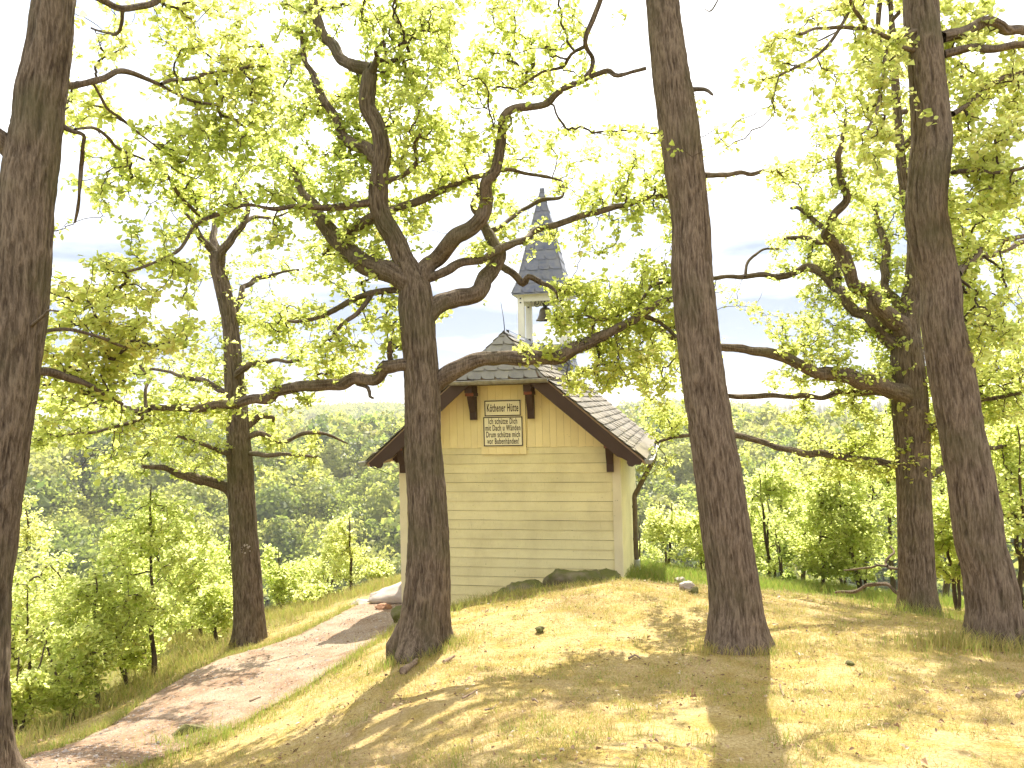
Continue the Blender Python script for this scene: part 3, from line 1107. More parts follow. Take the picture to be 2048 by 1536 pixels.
# bell turret
TY, TH = 3.85, 0.40
tow = bpy.data.objects.new('bell_turret', None)
COL.objects.link(tow)
tow.parent = HUT
tow.location = (0, TY, 0)
mb = MB()
b0, b1, z0, z1 = 0.60, 0.47, 3.55, 4.37
V = [(-b0, -b0, z0), (b0, -b0, z0), (b0, b0, z0), (-b0, b0, z0), (-b1, -b1, z1), (b1, -b1, z1), (b1, b1, z1), (-b1, b1, z1)]
mb.add(V, [(4, 5, 6, 7), (0, 1, 5, 4), (1, 2, 6, 5), (2, 3, 7, 6), (3, 0, 4, 7)], 0, 0.3)
for k in range(4):
    a = k * math.pi / 2
    u = np.array([math.cos(a), math.sin(a), 0])
    nn = np.array([math.sin(a), -math.cos(a), 0])
    v = unit(-nn * (b0 - b1) + np.array([0, 0, z1 - z0]))
    slates(mb, nn * b0 + np.array([0, 0, z0]), u, v, unit(np.cross(u, v)), lambda t: -b0 + (b0 - b1) * t / 0.83, lambda t: b0 - (b0 - b1) * t / 0.83, 0.83, 0.14, 0.19)
mb.build('turret_base', M['slate'], tow)
for sx in (-1, 1):
    for sy in (-1, 1):
        mb = MB()
        mb.box((sx * TH - 0.06, sy * TH - 0.06, 4.372), (sx * TH + 0.06, sy * TH + 0.06, 5.36), 0, None, random.random())
        for z in (5.2, 5.28):
            mb.box((sx * TH - 0.015, sy * TH - 0.068, z - 0.012), (sx * TH + 0.015, sy * TH - 0.0601, z + 0.012), 1)
        mb.build('post', [M['white'], M['iron']], tow)
mb = MB()
for s in (-1, 1):
    mb.box((-TH + 0.062, s * TH - 0.05, 5.22), (TH - 0.062, s * TH + 0.05, 5.35))
    mb.box((s * TH - 0.05, -TH + 0.062, 5.22), (s * TH + 0.05, TH - 0.062, 5.35))
mb.box((-TH, -0.04, 5.28), (TH, 0.04, 5.358))
mb.build('tie_beam', M['white'], tow)
mb = MB()
for s in (-1, 1):
    for q in (0, 1):
        c = np.array([s * 0.10, -TH + 0.0, 5.20])
        P = [c + np.array([s * (0.11 - 0.02 * t) * math.cos(t * 1.5 + q * 2.2), 0, 0.10 * math.sin(t * 1.5 + q * 2.2) - 0.02 * q]) * (1 - 0.15 * t) for t in np.linspace(0, 4, 22)]
        tube(mb, np.array(P), np.full(22, 0.008), 5)
mb.build('scrollwork', M['iron'], tow)
sp = MB()
prof = [(0.555, 5.345), (0.545, 5.37), (0.45, 5.62), (0.028, 7.44)]
for k in range(4):
    a = k * math.pi / 2
    u = np.array([math.cos(a), math.sin(a), 0])
    nn = np.array([math.sin(a), -math.cos(a), 0])
    for (w0, za), (w1, zb) in zip(prof[:-1], prof[1:]):
        V = [nn * w0 - u * w0 + [0, 0, za], nn * w0 + u * w0 + [0, 0, za], nn * w1 + u * w1 + [0, 0, zb], nn * w1 - u * w1 + [0, 0, zb]]
        sp.add(V, [(0, 1, 2, 3)], 0, 0.3)
        if zb - za > 0.1:
            v = np.array([0, 0, zb - za]) - nn * (w0 - w1)
            L = np.linalg.norm(v)
            slates(sp, nn * w0 + np.array([0, 0, za]), u, v / L, unit(np.cross(u, v)), (lambda t, w0=w0, w1=w1, L=L: -(w0 + (w1 - w0) * t / L)), (lambda t, w0=w0, w1=w1, L=L: w0 + (w1 - w0) * t / L), L, 0.205, 0.235, rough=0.003, up=0.016, thick=0.007)
sp.add([(-0.55, -0.55, 5.35), (0.55, -0.55, 5.35), (0.55, 0.55, 5.35), (-0.55, 0.55, 5.35)], [(3, 2, 1, 0)], 1)
sp.box((-0.045, -0.045, 7.40), (0.045, 0.045, 7.50), 0)
spire = sp.build('spire', [M['slate'], M['white']], tow)
mb = MB()
P = np.array([(-0.555 - .01, -0.565, 5.37), (-0.46, -0.475, 5.63), (-0.04, -0.05, 7.44)])
tube(mb, P, np.full(3, 0.009), 5)
mb.build('wire', M['galv'], spire)

# bell hangs in the turret: a thing of its own
bc = hutpt(0.0, TY, 0)
bell = empty('bell', (bc[0], bc[1], HZ0 + 4.88), 'dark bronze bell hanging between the white turret posts', 'bell', rz=-HYAW)
mb = MB()
pr = [(0.19, 0.0), (0.178, 0.02), (0.15, 0.055), (0.125, 0.12), (0.112, 0.19), (0.095, 0.235), (0.06, 0.26), (0.0, 0.268)]
th = np.linspace(0, 2 * np.pi, 28, endpoint=False)
V = [(a * math.cos(t), a * math.sin(t), z) for a, z in pr for t in th] + [(a * 0.9 * math.cos(t), a * 0.9 * math.sin(t), z * 0.93 + 0.001) for a, z in pr for t in th]
m = 28
f = []
for L_ in range(len(pr) - 1):
    for i in range(m):
        j = (i + 1) % m
        f.append((L_ * m + i, L_ * m + j, (L_ + 1) * m + j, (L_ + 1) * m + i))
        o_ = len(pr) * m
        f.append((o_ + L_ * m + j, o_ + L_ * m + i, o_ + (L_ + 1) * m + i, o_ + (L_ + 1) * m + j))
for i in range(m):
    j = (i + 1) % m
    f.append((j, i, len(pr) * m + i, len(pr) * m + j))
mb.add(V, f)
mb.build('shell', M['bronze'], bell, smooth=True)
mb = MB()
mb.box((-0.025, -0.10, 0.262), (0.025, 0.10, 0.34))
mb.box((-0.015, -0.015, 0.33), (0.015, 0.015, 0.402))
mb.build('yoke', M['iron'], bell)
mb = MB()
tube(mb, np.array([(0, 0, 0.24), (0, 0, 0.06)]), np.array([0.008, 0.012]), 8)
tube(mb, np.array([(0, 0, 0.06), (0, 0, 0.03), (0, 0, -0.01)]), np.array([0.015, 0.032, 0.018]), 10)
mb.build('clapper', M['iron'], bell)

# ------------------------------------------------------------------ sign on the gable
so = hutpt(-0.03, -0.046, 2.64)
SIGN = empty('sign', tuple(so), 'two part cream sign with dark border and lettering on the gable', 'sign', rz=-HYAW)


def text_mesh(body, size, sx, loc, parent, bold=0.0, track=1.0):
    cu = bpy.data.curves.new('lettering', 'FONT')
    cu.body = body
    cu.size = size
    cu.align_x = 'CENTER'
    cu.align_y = 'CENTER'
    cu.extrude = 0.0012
    cu.offset = bold
    cu.space_character = track
    ob = bpy.data.objects.new('lettering_source', cu)
    COL.objects.link(ob)
    dg = bpy.context.evaluated_depsgraph_get()
    dg.update()
    me = bpy.data.meshes.new_from_object(ob.evaluated_get(dg))
    bpy.data.objects.remove(ob)
    bpy.data.curves.remove(cu)
    me.transform(Matrix.Diagonal((sx, 1, 1, 1)))
    me.transform(Matrix.Rotation(math.pi / 2, 4, 'X'))
    me.materials.clear()
    me.materials.append(M['ink'])
    o = bpy.data.objects.new('lettering', me)
    COL.objects.link(o)
    o.parent = parent
    o.location = loc
    return o


def plate(name, w, z0, z1, y):
    mb = MB()
    mb.box((-w / 2, y - 0.014, z0), (w / 2, y, z1), 0, None, 0.6)
    p = mb.build(name, M['sign'], SIGN)
    mb = MB()
    e, t, yy = 0.004, 0.015, y - 0.0165
    for a, b in (((-w / 2 + e, z0 + e), (w / 2 - e, z0 + e + t)), ((-w / 2 + e, z1 - e - t), (w / 2 - e, z1 - e)), ((-w / 2 + e, z0 + e + t), (-w / 2 + e + t, z1 - e - t)), ((w / 2 - e - t, z0 + e + t), (w / 2 - e, z1 - e - t))):
        mb.box((a[0], yy, a[1]), (b[0], y - 0.0141, b[1]))
    mb.build('border', M['ink'], p)
    return p


p1_ = plate('title_plate', 0.555, 0.445, 0.685, 0)
text_mesh('Köthener Hütte', 0.165, 0.405, (0, -0.016, 0.566), p1_, 0.0022, 1.10)
p2_ = plate('verse_plate', 0.60, 0.0, 0.442, 0)
for k, tx in enumerate(['Ich schütze Dich', 'mit Dach u Wänden', 'Drum schütze mich', 'vor Bubenhänden!']):
    text_mesh(tx, 0.122, 0.475, (0, -0.016, 0.370 - 0.098 * k), p2_, 0.0014, 1.12)

# ------------------------------------------------------------------ leaves and crowns
def leaves(mb, B, D, Nn, L, Wd, tint, mat=0):
    """folded six-point leaves: base B, direction D, normal Nn, length L, width Wd (arrays)"""
    D = D / (np.linalg.norm(D, axis=1)[:, None] + 1e-9)
    S = np.cross(D, Nn)
    S /= np.linalg.norm(S, axis=1)[:, None] + 1e-9
    U = np.cross(S, D)
    L, Wd = L[:, None], Wd[:, None]
    f1 = RNG.uniform(0.05, 0.45, (len(B), 1))
    v = np.stack([B,
                  B + D * L * 0.42 + S * Wd * 0.42 + U * Wd * f1 * 0.6,
                  B + D * L * 0.78 + S * Wd * 0.5 + U * Wd * f1,
                  B + D * L - U * L * RNG.uniform(-0.1, 0.35, (len(B), 1)),
                  B + D * L * 0.78 - S * Wd * 0.5 + U * Wd * f1,
                  B + D * L * 0.42 - S * Wd * 0.42 + U * Wd * f1 * 0.6], 1)
    n = np.arange(len(B))[:, None] * 6
    f = np.concatenate([n + np.array([[0, 1, 2, 3]]), n + np.array([[0, 3, 4, 5]])])
    mb.add(v.reshape(-1, 3), f, mat, np.repeat(tint, 6))


def rosettes(mb, tips, tdir, per, size, tint, spread=0.09, mat=0):
    """clusters of leaves round twig tips"""
    n = len(tips)
    k = RNG.integers(per[0], per[1] + 1, n)
    idx = np.repeat(np.arange(n), k)
    m = len(idx)
    D = tdir[idx] * 0.45 + RNG.normal(0, 1, (m, 3)) * np.array([0.8, 0.8, 0.38]) + np.array([0, 0, -0.12])
    B = tips[idx] - tdir[idx] * RNG.uniform(0, spread * 1.3, (m, 1)) + RNG.normal(0, spread * 0.35, (m, 3))
    Nn = RNG.normal(0, 0.85, (m, 3)) + np.array([0, 0, 0.6])
    L = RNG.uniform(size[0], size[1], m)
    t = np.clip(tint[idx] + RNG.normal(0, 0.14, m), 0, 1)
    leaves(mb, B, D, Nn, L, L * RNG.uniform(0.48, 0.72, m), t, mat)


class Skel:
    """branch nodes that new twigs may join"""
    def __init__(s):
        s.p = np.zeros((0, 3))
        s.d = np.zeros((0, 3))
        s.par = np.zeros(0, int)
        s.rmax = np.zeros(0)
        s.cnt = np.zeros(0)

    def add(s, P, par0, rmax, D=None):
        P = np.asarray(P)
        n0 = len(s.p)
        if D is None:
            D = np.gradient(P, axis=0) if len(P) > 1 else np.zeros_like(P)
        D = D / (np.linalg.norm(D, axis=1)[:, None] + 1e-9)
        s.p = np.vstack([s.p, P])
        s.d = np.vstack([s.d, D])
        s.par = np.concatenate([s.par, [par0] + list(range(n0, n0 + len(P) - 1))])
        s.rmax = np.concatenate([s.rmax, np.broadcast_to(rmax, (len(P),))])
        s.cnt = np.concatenate([s.cnt, np.zeros(len(P))])
        return n0 + len(P) - 1


def grow(sk, targets, K=7, wig=0.12, maxlen=2.6, droop=0.0):
    """join every target to the skeleton with a crooked twig; returns twig polylines, radii, tips, dirs"""
    if len(targets) == 0:
        return None
    from mathutils import kdtree
    base = len(sk.p)
    kd = kdtree.KDTree(base)
    for i, p in enumerate(sk.p):
        kd.insert(p, i)
    kd.balance()
    d0 = np.array([kd.find(t)[2] for t in targets])
    order = np.argsort(d0 * RNG.uniform(0.8, 1.2, len(d0)))
    cap = base + len(targets) * K + 5
    P = np.zeros((cap, 3)); P[:base] = sk.p
    Dd = np.zeros((cap, 3)); Dd[:base] = sk.d
    par = np.full(cap, -1); par[:base] = sk.par
    cnt = np.zeros(cap)
    n = base
    paths = []
    tt = np.linspace(0, 1, K)
    for oi in order:
        t = targets[oi]
        q = P[:n] - t
        d2 = np.einsum('ij,ij->i', q, q)
        # prefer joining where the twig continues forward
        j = int(np.argmin(d2))
        L = math.sqrt(d2[j])
        if L > maxlen or L < 0.015:
            continue
        p0 = P[j]
        dj = Dd[j]
        w = (t - p0)
        dirw = w / L
        side = dj + RNG.normal(0, 0.5, 3)
        c1 = p0 + (0.55 * dirw + 0.45 * side / (np.linalg.norm(side) + 1e-9)) * L * 0.4
        c2 = t - (dirw + RNG.normal(0, 0.45, 3)) * L * 0.3 + np.array([0, 0, droop * L])
        a = tt[:, None]
        pts = (1 - a) ** 3 * p0 + 3 * (1 - a) ** 2 * a * c1 + 3 * (1 - a) * a * a * c2 + a ** 3 * t
        pts[1:-1] += RNG.normal(0, wig * L / K * 1.2, (K - 2, 3))
        dd = np.gradient(pts, axis=0)
        dd /= np.linalg.norm(dd, axis=1)[:, None] + 1e-9
        m = K - 1
        P[n:n + m] = pts[1:]
        Dd[n:n + m] = dd[1:]
        par[n] = j
        par[n + 1:n + m] = np.arange(n, n + m - 1)
        paths.append((j, n, pts, dd[-1]))
        n += m
    if not paths:
        return None
    # how many tips hang on each node
    for j, s, pts, d in paths:
        cnt[s + K - 2] += 1
    for i in range(n - 1, base - 1, -1):
        if par[i] >= 0:
            cnt[par[i]] += cnt[i]
    PP = np.stack([p[2] for p in paths])
    ids = np.array([[p[1]] + list(range(p[1], p[1] + K - 1)) for p in paths])
    RR = 0.0023 * np.maximum(cnt[ids], 1) ** 0.46
    RR[:, -1] *= 0.7
    rm = np.array([sk.rmax[p[0]] if p[0] < base else 9 for p in paths])
    RR = np.minimum(RR, rm[:, None] * 0.8)
    return PP, RR, PP[:, -1], np.stack([p[3] for p in paths])


# canopy density read from the picture, 64-pixel cells (0 none .. 9 solid)
CANOPY = [
    "00223455566666554311010011324442",
    "00233455556666443210010122455542",
    "00333556666666443220010112444444",
    "03333566666655332000020122444355",
    "02223577776665543334431014555555",
    "02234577777665544445551035666565",
    "01123455555565444555442036666665",
    "01112333345544332223450046666655",
    "01444433444443211002550046666665",
    "05665455555443100046661156666666",
    "36677777776550000055551156666677",
    "46777776665200000034441135666677",
    "47777765320000000000331113566666",
    "46767666650000000000441013666666",
    "00235654440000000000310124666666",
]

LIMB_SIDES = {}


def limb_world(pts, d, d0, d1, wander=0.10, add=0.0):
    n = len(pts)
    t = np.linspace(0, 1, n)
    dep = d + add + d0 + (d1 - d0) * t ** 1.15 + np.concatenate([[0], np.cumsum(RNG.normal(0, wander, n - 1))]) * 0.6
    P = np.array([at(x, y, dd) for (x, y, w), dd in zip(pts, dep)])
    r = np.array([w / 2 * dd / FPX for (x, y, w), dd in zip(pts, dep)])
    return P, r


OAKS = {}
TRUNKPX = {}


def oak(key, label, depth, trunk, limbs, upper, bark='bark', group=None, extra_up=None, leafmat='leaf', disp=0.013):
    """trunk: (px, py, width px) from the base up; limbs: (depth start, depth end, points)"""
    P = np.array([at(x, y, depth) for x, y, w in trunk])
    # the stem leans a little in depth as well
    P[:, 1] += np.linspace(0, 1, len(P)) ** 2 * upper.get('lean', 0.0)
    r = np.array([w / 2 * depth / FPX for x, y, w in trunk])
    base = P[0].copy()
    root = empty('oak_tree', tuple(base), label, 'tree', group)
    P2 = np.vstack([P[0] - (0, 0, 0.30), P])
    r2 = np.concatenate([[r[0]], r])
    PS, rs = resample(P2, r2, 0.022)
    mb = MB()
    tube(mb, PS, rs, 150, 0, bark=disp, flare=upper.get('flare', 0.28))
    mb.build('trunk', M[bark], root, smooth=True, rel=base)
    sk = Skel()
    PT, rt = resample(P, r, 0.12)
    h = PT[:, 2] - base[2]
    keep = h > upper.get('clear', 1.6)
    if keep.any():
        sk.add(PT[keep], -1, rt[keep])
    for li, (d0, d1, pts) in enumerate(limbs):
        ty = np.array([q[1] for q in trunk], float)
        tq = np.interp(-pts[0][1], -ty, np.linspace(0, 1, len(ty)))
        LP, lr = limb_world(pts, depth, d0, d1, add=upper.get('lean', 0.0) * tq ** 2)
        step = 0.03 if lr.max() > 0.03 else 0.05
        lp, l2 = resample(LP, lr, step)
        k = len(lp)
        lp = lp + (np.stack([vnoise(np.c_[np.arange(k) * step * 4.6, np.full(k, li * 7.1 + a), np.full(k, depth)]) for a in (0, 3, 6)], 1) - 0.5) * np.minimum(0.11, 0.02 + l2[:, None] * 1.5) * sstep(0, 0.25, np.arange(k) * step)[:, None]
        ss = np.arange(len(lp)) * step
        l2 = l2 * (1 + 0.28 * (fbm(np.c_[ss * 2.6, np.full(len(ss), li * 3.7), np.full(len(ss), depth)], 3) - 0.5) * 2 * sstep(0.0, 0.3, ss))
        mb = MB()
        big = lr.max() > 0.045
        tube(mb, lp, l2, 56 if big else 16, 0, bark=min(disp * 0.8, lr.mean() * 0.28), scale=1.2)
        mb.build('limb', M[bark], root, smooth=True, rel=base)
        sel = np.arange(0, len(lp), max(1, int(0.10 / step)))
        sk.add(lp[sel], -1, l2[sel])
    tl_ = np.array(trunk, float)
    TRUNKPX[key] = tl_[np.argsort(tl_[:, 1])]
    OAKS[key] = dict(root=root, base=base, sk=sk, top=P[-1], depth=depth, up=upper, bark=bark, leafmat=leafmat, topr=r[-1])
    return root


oak('main', 'gnarled oak with forked limbs standing right in front of the cream hut', 7.6,
    [(846, 1296, 98), (852, 1230, 92), (857, 1160, 86), (857, 1080, 80), (852, 1000, 76), (848, 900, 72), (845, 800, 68), (841, 720, 64), (836, 660, 65), (832, 610, 66), (826, 565, 58), (806, 520, 42), (786, 473, 38), (766, 440, 37), (754, 400, 36), (757, 340, 34), (762, 300, 34), (752, 250, 30), (731, 206, 28), (734, 160, 28), (738, 135, 24)],
    [(0, 0.5, [(742, 140, 24), (712, 130, 24), (673, 104, 22), (648, 72, 19), (632, 40, 17), (620, -10, 15), (600, -90, 13), (585, -180, 9)]),
     (0, -0.3, [(740, 150, 18), (752, 120, 12), (748, 104, 8)]),
     (0, 0.7, [(836, 590, 44), (800, 553, 40), (760, 537, 38), (720, 520, 36), (690, 498, 32), (664, 470, 28), (645, 440, 24), (632, 412, 18), (606, 380, 12), (590, 340, 8)]),
     (0, 0.8, [(760, 322, 22), (722, 300, 22), (694, 281, 21), (680, 250, 19), (650, 205, 16), (630, 160, 14), (610, 120, 11), (604, 60, 8)]),
     (0, -1.2, [(748, 404, 14), (690, 412, 12), (640, 417, 11), (590, 415, 10), (545, 418, 9), (490, 412, 8), (430, 430, 8), (390, 450, 7), (360, 500, 6), (300, 530, 5), (240, 545, 4)]),
     (0, -0.9, [(400, 432, 7), (370, 405, 6), (340, 360, 5), (300, 318, 4)]),
     (0, 0.6, [(752, 432, 20), (722, 450, 17), (697, 464, 14), (672, 470, 10), (655, 500, 7)]),
     (0, 0.9, [(772, 424, 15), (793, 417, 13), (834, 401, 13), (886, 378, 12), (939, 359, 12), (975, 349, 10), (1016, 340, 8), (1053, 348, 7), (1090, 354, 6), (1126, 362, 4)]),
     (0, -0.5, [(766, 366, 9), (785, 358, 8), (808, 344, 8), (830, 324, 8), (829, 291, 6), (842, 270, 4)]),
     (0, -0.9, [(838, 575, 36), (856, 536, 34), (876, 514, 31), (907, 479, 28), (939, 457, 26), (963, 432, 24), (973, 401, 22), (976, 365, 20), (994, 333, 18), (999, 276, 17), (1005, 240, 16), (1032, 213, 14), (1084, 208, 12), (1112, 190, 11), (1152, 167, 10), (1182, 150, 9), (1215, 140, 8), (1236, 150, 6), (1290, 135, 4)]),
     (-0.85, -1.3, [(1162, 162, 8), (1180, 140, 8), (1183, 115, 8), (1170, 86, 9), (1188, 42, 9), (1206, -5, 8), (1230, -70, 6)]),
     (-0.8, -0.4, [(1172, 92, 7), (1142, 109, 6), (1125, 135, 6), (1100, 142, 5), (1069, 152, 5), (1040, 172, 4)]),
     (0, 1.1, [(846, 560, 18), (892, 548, 15), (923, 531, 14), (965, 516, 14), (1001, 500, 14), (1043, 482, 13), (1069, 463, 12), (1110, 448, 12), (1173, 430, 11), (1225, 417, 10), (1272, 406, 9), (1298, 393, 8), (1345, 390, 6)]),
     (0, 0.8, [(846, 640, 40), (880, 610, 36), (912, 599, 33), (939, 589, 30), (965, 568, 29), (988, 547, 26), (1000, 512, 24), (990, 484, 20), (976, 452, 18), (962, 432, 14), (945, 415, 11), (952, 392, 8), (975, 372, 5)]),
     (0.7, 0.2, [(1000, 530, 13), (1027, 550, 12), (1048, 567, 13), (1060, 554, 11), (1082, 562, 11), (1098, 570, 9), (1112, 586, 5)]),
     (0.6, 1.3, [(982, 462, 10), (1000, 454, 9), (1018, 440, 8), (1050, 418, 8), (1084, 398, 8), (1124, 395, 5), (1128, 372, 4)]),
     (0.05, 0.35, [(846, 800, 26), (866, 772, 32), (896, 749, 32), (936, 730, 28), (985, 714, 27), (1020, 712, 26), (1060, 717, 25), (1100, 716, 23), (1140, 706, 22), (1180, 690, 20), (1220, 667, 18), (1258, 646, 17), (1287, 630, 15), (1324, 607, 10), (1352, 598, 7)]),
     (0.36, 0.6, [(1268, 640, 12), (1284, 600, 9), (1303, 571, 8), (1345, 562, 6)]),
     (0.36, 0.2, [(1288, 632, 11), (1324, 646, 9), (1350, 672, 8), (1368, 690, 6)]),
     (0.3, 0.5, [(1181, 690, 6), (1183, 665, 5), (1188, 641, 5), (1168, 630, 4), (1132, 634, 3)]),
     (0.35, 0.2, [(1187, 642, 5), (1210, 636, 4), (1245, 627, 3)]),
     (0, 0.9, [(846, 770, 32), (826, 745, 27), (800, 733, 25), (775, 726, 25), (745, 752, 22), (700, 765, 21), (650, 764, 19), (600, 770, 18), (560, 781, 18), (530, 792, 18), (480, 806, 16), (420, 812, 16), (370, 817, 14), (325, 818, 13), (270, 820, 11), (215, 812, 9), (160, 800, 7), (105, 790, 5)]),
     (0.0, -0.2, [(783, 728, 12), (780, 705, 10), (783, 684, 6)]),
     (0.2, 0.1, [(715, 768, 8), (735, 775, 7), (738, 792, 6), (746, 796, 4)]),
     (0.7, 1.1, [(300, 818, 9), (280, 838, 8), (240, 850, 7), (200, 862, 6), (150, 866, 5), (80, 880, 4)]),
     (0.6, 0.9, [(292, 818, 8), (290, 780, 7), (296, 755, 6), (280, 730, 5)]),
     (0, 0.9, [(826, 590, 14), (798, 582, 11), (756, 584, 10), (720, 594, 10), (678, 617, 9), (647, 630, 8), (600, 643, 6), (560, 640, 4)]),
     (0.3, 0.0, [(744, 584, 10), (735, 604, 9), (715, 630, 8), (683, 651, 6), (660, 680, 4)])],
    dict(lean=0.1, flare=0.30, clear=2.0))

oak('right', 'tall straight bare oak trunk casting a long shadow, right of the hut', 6.5,
    [(1478, 1302, 112), (1474, 1250, 104), (1470, 1190, 99), (1455, 1080, 95), (1440, 960, 91), (1422, 840, 86), (1405, 720, 80), (1391, 600, 77), (1386, 520, 76), (1385, 440, 73), (1375, 340, 77), (1362, 220, 76), (1347, 110, 70), (1335, 0, 63), (1322, -150, 58), (1312, -400, 50), (1318, -650, 42), (1310, -850, 30)],
    [(0, 1.2, [(1408, 352, 12), (1450, 346, 9), (1500, 347, 8), (1545, 340, 6), (1570, 352, 4)]),
     (0, -0.3, [(1380, 180, 10), (1408, 178, 7), (1425, 190, 4)])],
    dict(lean=0.3, flare=0.24, clear=6.2), 'bark_red')

oak('farright', 'curved bare oak trunk leaning left at the right edge of the slope', 6.6,
    [(1992, 1290, 104), (1986, 1210, 96), (1975, 1140, 92), (1960, 1080, 89), (1945, 960, 84), (1926, 860, 80), (1905, 740, 80), (1890, 640, 77), (1890, 570, 74), (1876, 500, 75), (1866, 420, 75), (1872, 340, 74), (1880, 260, 73), (1877, 160, 67), (1873, 80, 66), (1869, 0, 66), (1866, -200, 60), (1860, -450, 50), (1850, -750, 34)],
    [(0, 0.8, [(1885, 75, 24), (1925, 62, 22), (1960, 46, 20), (2005, 52, 18), (2050, 62, 16), (2120, 40, 12), (2200, -20, 8)]),
     (0, -0.5, [(1890, 108, 18), (1940, 96, 15), (1985, 100, 14), (2048, 92, 11), (2120, 110, 7)]),
     (0, 0.9, [(1868, 40, 18), (1838, 20, 14), (1825, -20, 12), (1790, -90, 9), (1740, -160, 6)]),
     (0, -0.9, [(1862, 60, 12), (1828, 66, 10), (1790, 78, 9), (1745, 62, 8), (1700, 52, 7), (1640, 58, 5), (1600, 66, 4)]),
     (-0.4, -1.0, [(1735, 62, 8), (1710, 20, 7), (1690, -30, 6)]),
     (-0.4, -0.9, [(1700, 20, 6), (1668, 75, 6), (1625, 118, 5), (1560, 150, 4)]),
     (0, -0.6, [(1880, 100, 9), (1830, 102, 8), (1780, 88, 7), (1765, 150, 6), (1755, 215, 5), (1735, 262, 4)]),
     (0, 0.7, [(1905, 228, 12), (1940, 206, 10), (1975, 172, 9), (2020, 150, 8), (2070, 130, 6)]),
     (0, -0.7, [(1905, 345, 10), (1950, 338, 9), (2000, 345, 7), (2060, 335, 6)]),
     (0, 0.9, [(1915, 548, 16), (1938, 525, 14), (1960, 500, 12), (2000, 480, 9), (2060, 472, 7)])],
    dict(lean=0.3, flare=0.22, clear=6.0), 'bark_red')

oak('back', 'wide branching oak behind the two bare trunks with many spreading limbs', 10.0,
    [(1839, 1238, 78), (1836, 1180, 68), (1832, 1100, 63), (1829, 1000, 60), (1826, 900, 62), (1822, 820, 66), (1818, 750, 62), (1816, 700, 58), (1815, 660, 50), (1824, 610, 36), (1832, 560, 30), (1836, 490, 26), (1828, 420, 22), (1815, 350, 18), (1808, 250, 15), (1798, 100, 13), (1790, -100, 10), (1780, -280, 6)],
    [(0, -0.8, [(1812, 670, 40), (1788, 645, 34), (1760, 612, 30), (1728, 580, 26), (1700, 548, 24), (1680, 510, 22), (1665, 480, 20), (1646, 455, 18), (1668, 425, 15), (1688, 392, 13), (1684, 345, 11), (1676, 300, 8), (1690, 240, 5)]),
     (-0.4, -0.2, [(1650, 456, 12), (1622, 440, 10), (1598, 418, 8), (1580, 416, 5)]),
     (0, 0.7, [(1808, 700, 38), (1775, 672, 30), (1745, 648, 26), (1716, 628, 23), (1690, 602, 19), (1674, 572, 16), (1640, 545, 14), (1600, 538, 12), (1560, 550, 10), (1500, 552, 8), (1425, 556, 6)]),
     (0.3, 1.0, [(1676, 560, 18), (1672, 520, 15), (1660, 490, 13), (1620, 478, 9), (1570, 478, 6)]),
     (0.5, 0.9, [(1490, 553, 7), (1498, 520, 6), (1530, 500, 5), (1560, 498, 4)]),
     (0, 0.9, [(1818, 655, 30), (1780, 590, 18), (1765, 540, 15), (1772, 500, 13), (1762, 455, 10), (1750, 420, 6)]),
     (0, -1.1, [(1816, 800, 44), (1790, 782, 36), (1755, 768, 32), (1700, 755, 28), (1640, 745, 25), (1590, 724, 22), (1545, 710, 19), (1490, 700, 16), (1445, 696, 14), (1400, 690, 10), (1340, 672, 8), (1310, 650, 5)]),
     (0, 0.6, [(1815, 785, 16), (1760, 785, 12), (1700, 782, 11), (1640, 793, 10), (1560, 790, 9), (1470, 790, 7), (1420, 780, 4)]),
     (0, 2.4, [(1826, 930, 14), (1760, 922, 12), (1690, 915, 11), (1630, 905, 12), (1575, 897, 14), (1530, 882, 11), (1480, 871, 10), (1420, 868, 8), (1360, 872, 6), (1310, 884, 4)]),
     (0, 0.9, [(1826, 1195, 16), (1790, 1182, 11), (1765, 1172, 9), (1720, 1178, 6), (1670, 1186, 3)]),
     (0, 0.7, [(1830, 1140, 9), (1795, 1137, 6), (1770, 1130, 5), (1776, 1115, 4), (1787, 1105, 3), (1780, 1094, 2)]),
     (0.2, 1.2, [(1775, 1132, 5), (1735, 1134, 4), (1690, 1140, 2)]),
     (0, 1.3, [(1822, 640, 26), (1850, 600, 20), (1890, 560, 16), (1950, 520, 13), (2010, 500, 10), (2080, 470, 7)]),
     (0, -0.9, [(1830, 880, 12), (1890, 840, 10), (1960, 800, 8), (2040, 790, 5)]),
     (0, 0.8, [(1840, 970, 12), (1890, 930, 10), (1960, 900, 8), (2060, 880, 5)])],
    dict(lean=0.2, flare=0.22, clear=1.5, uplen=4.0), 'bark')

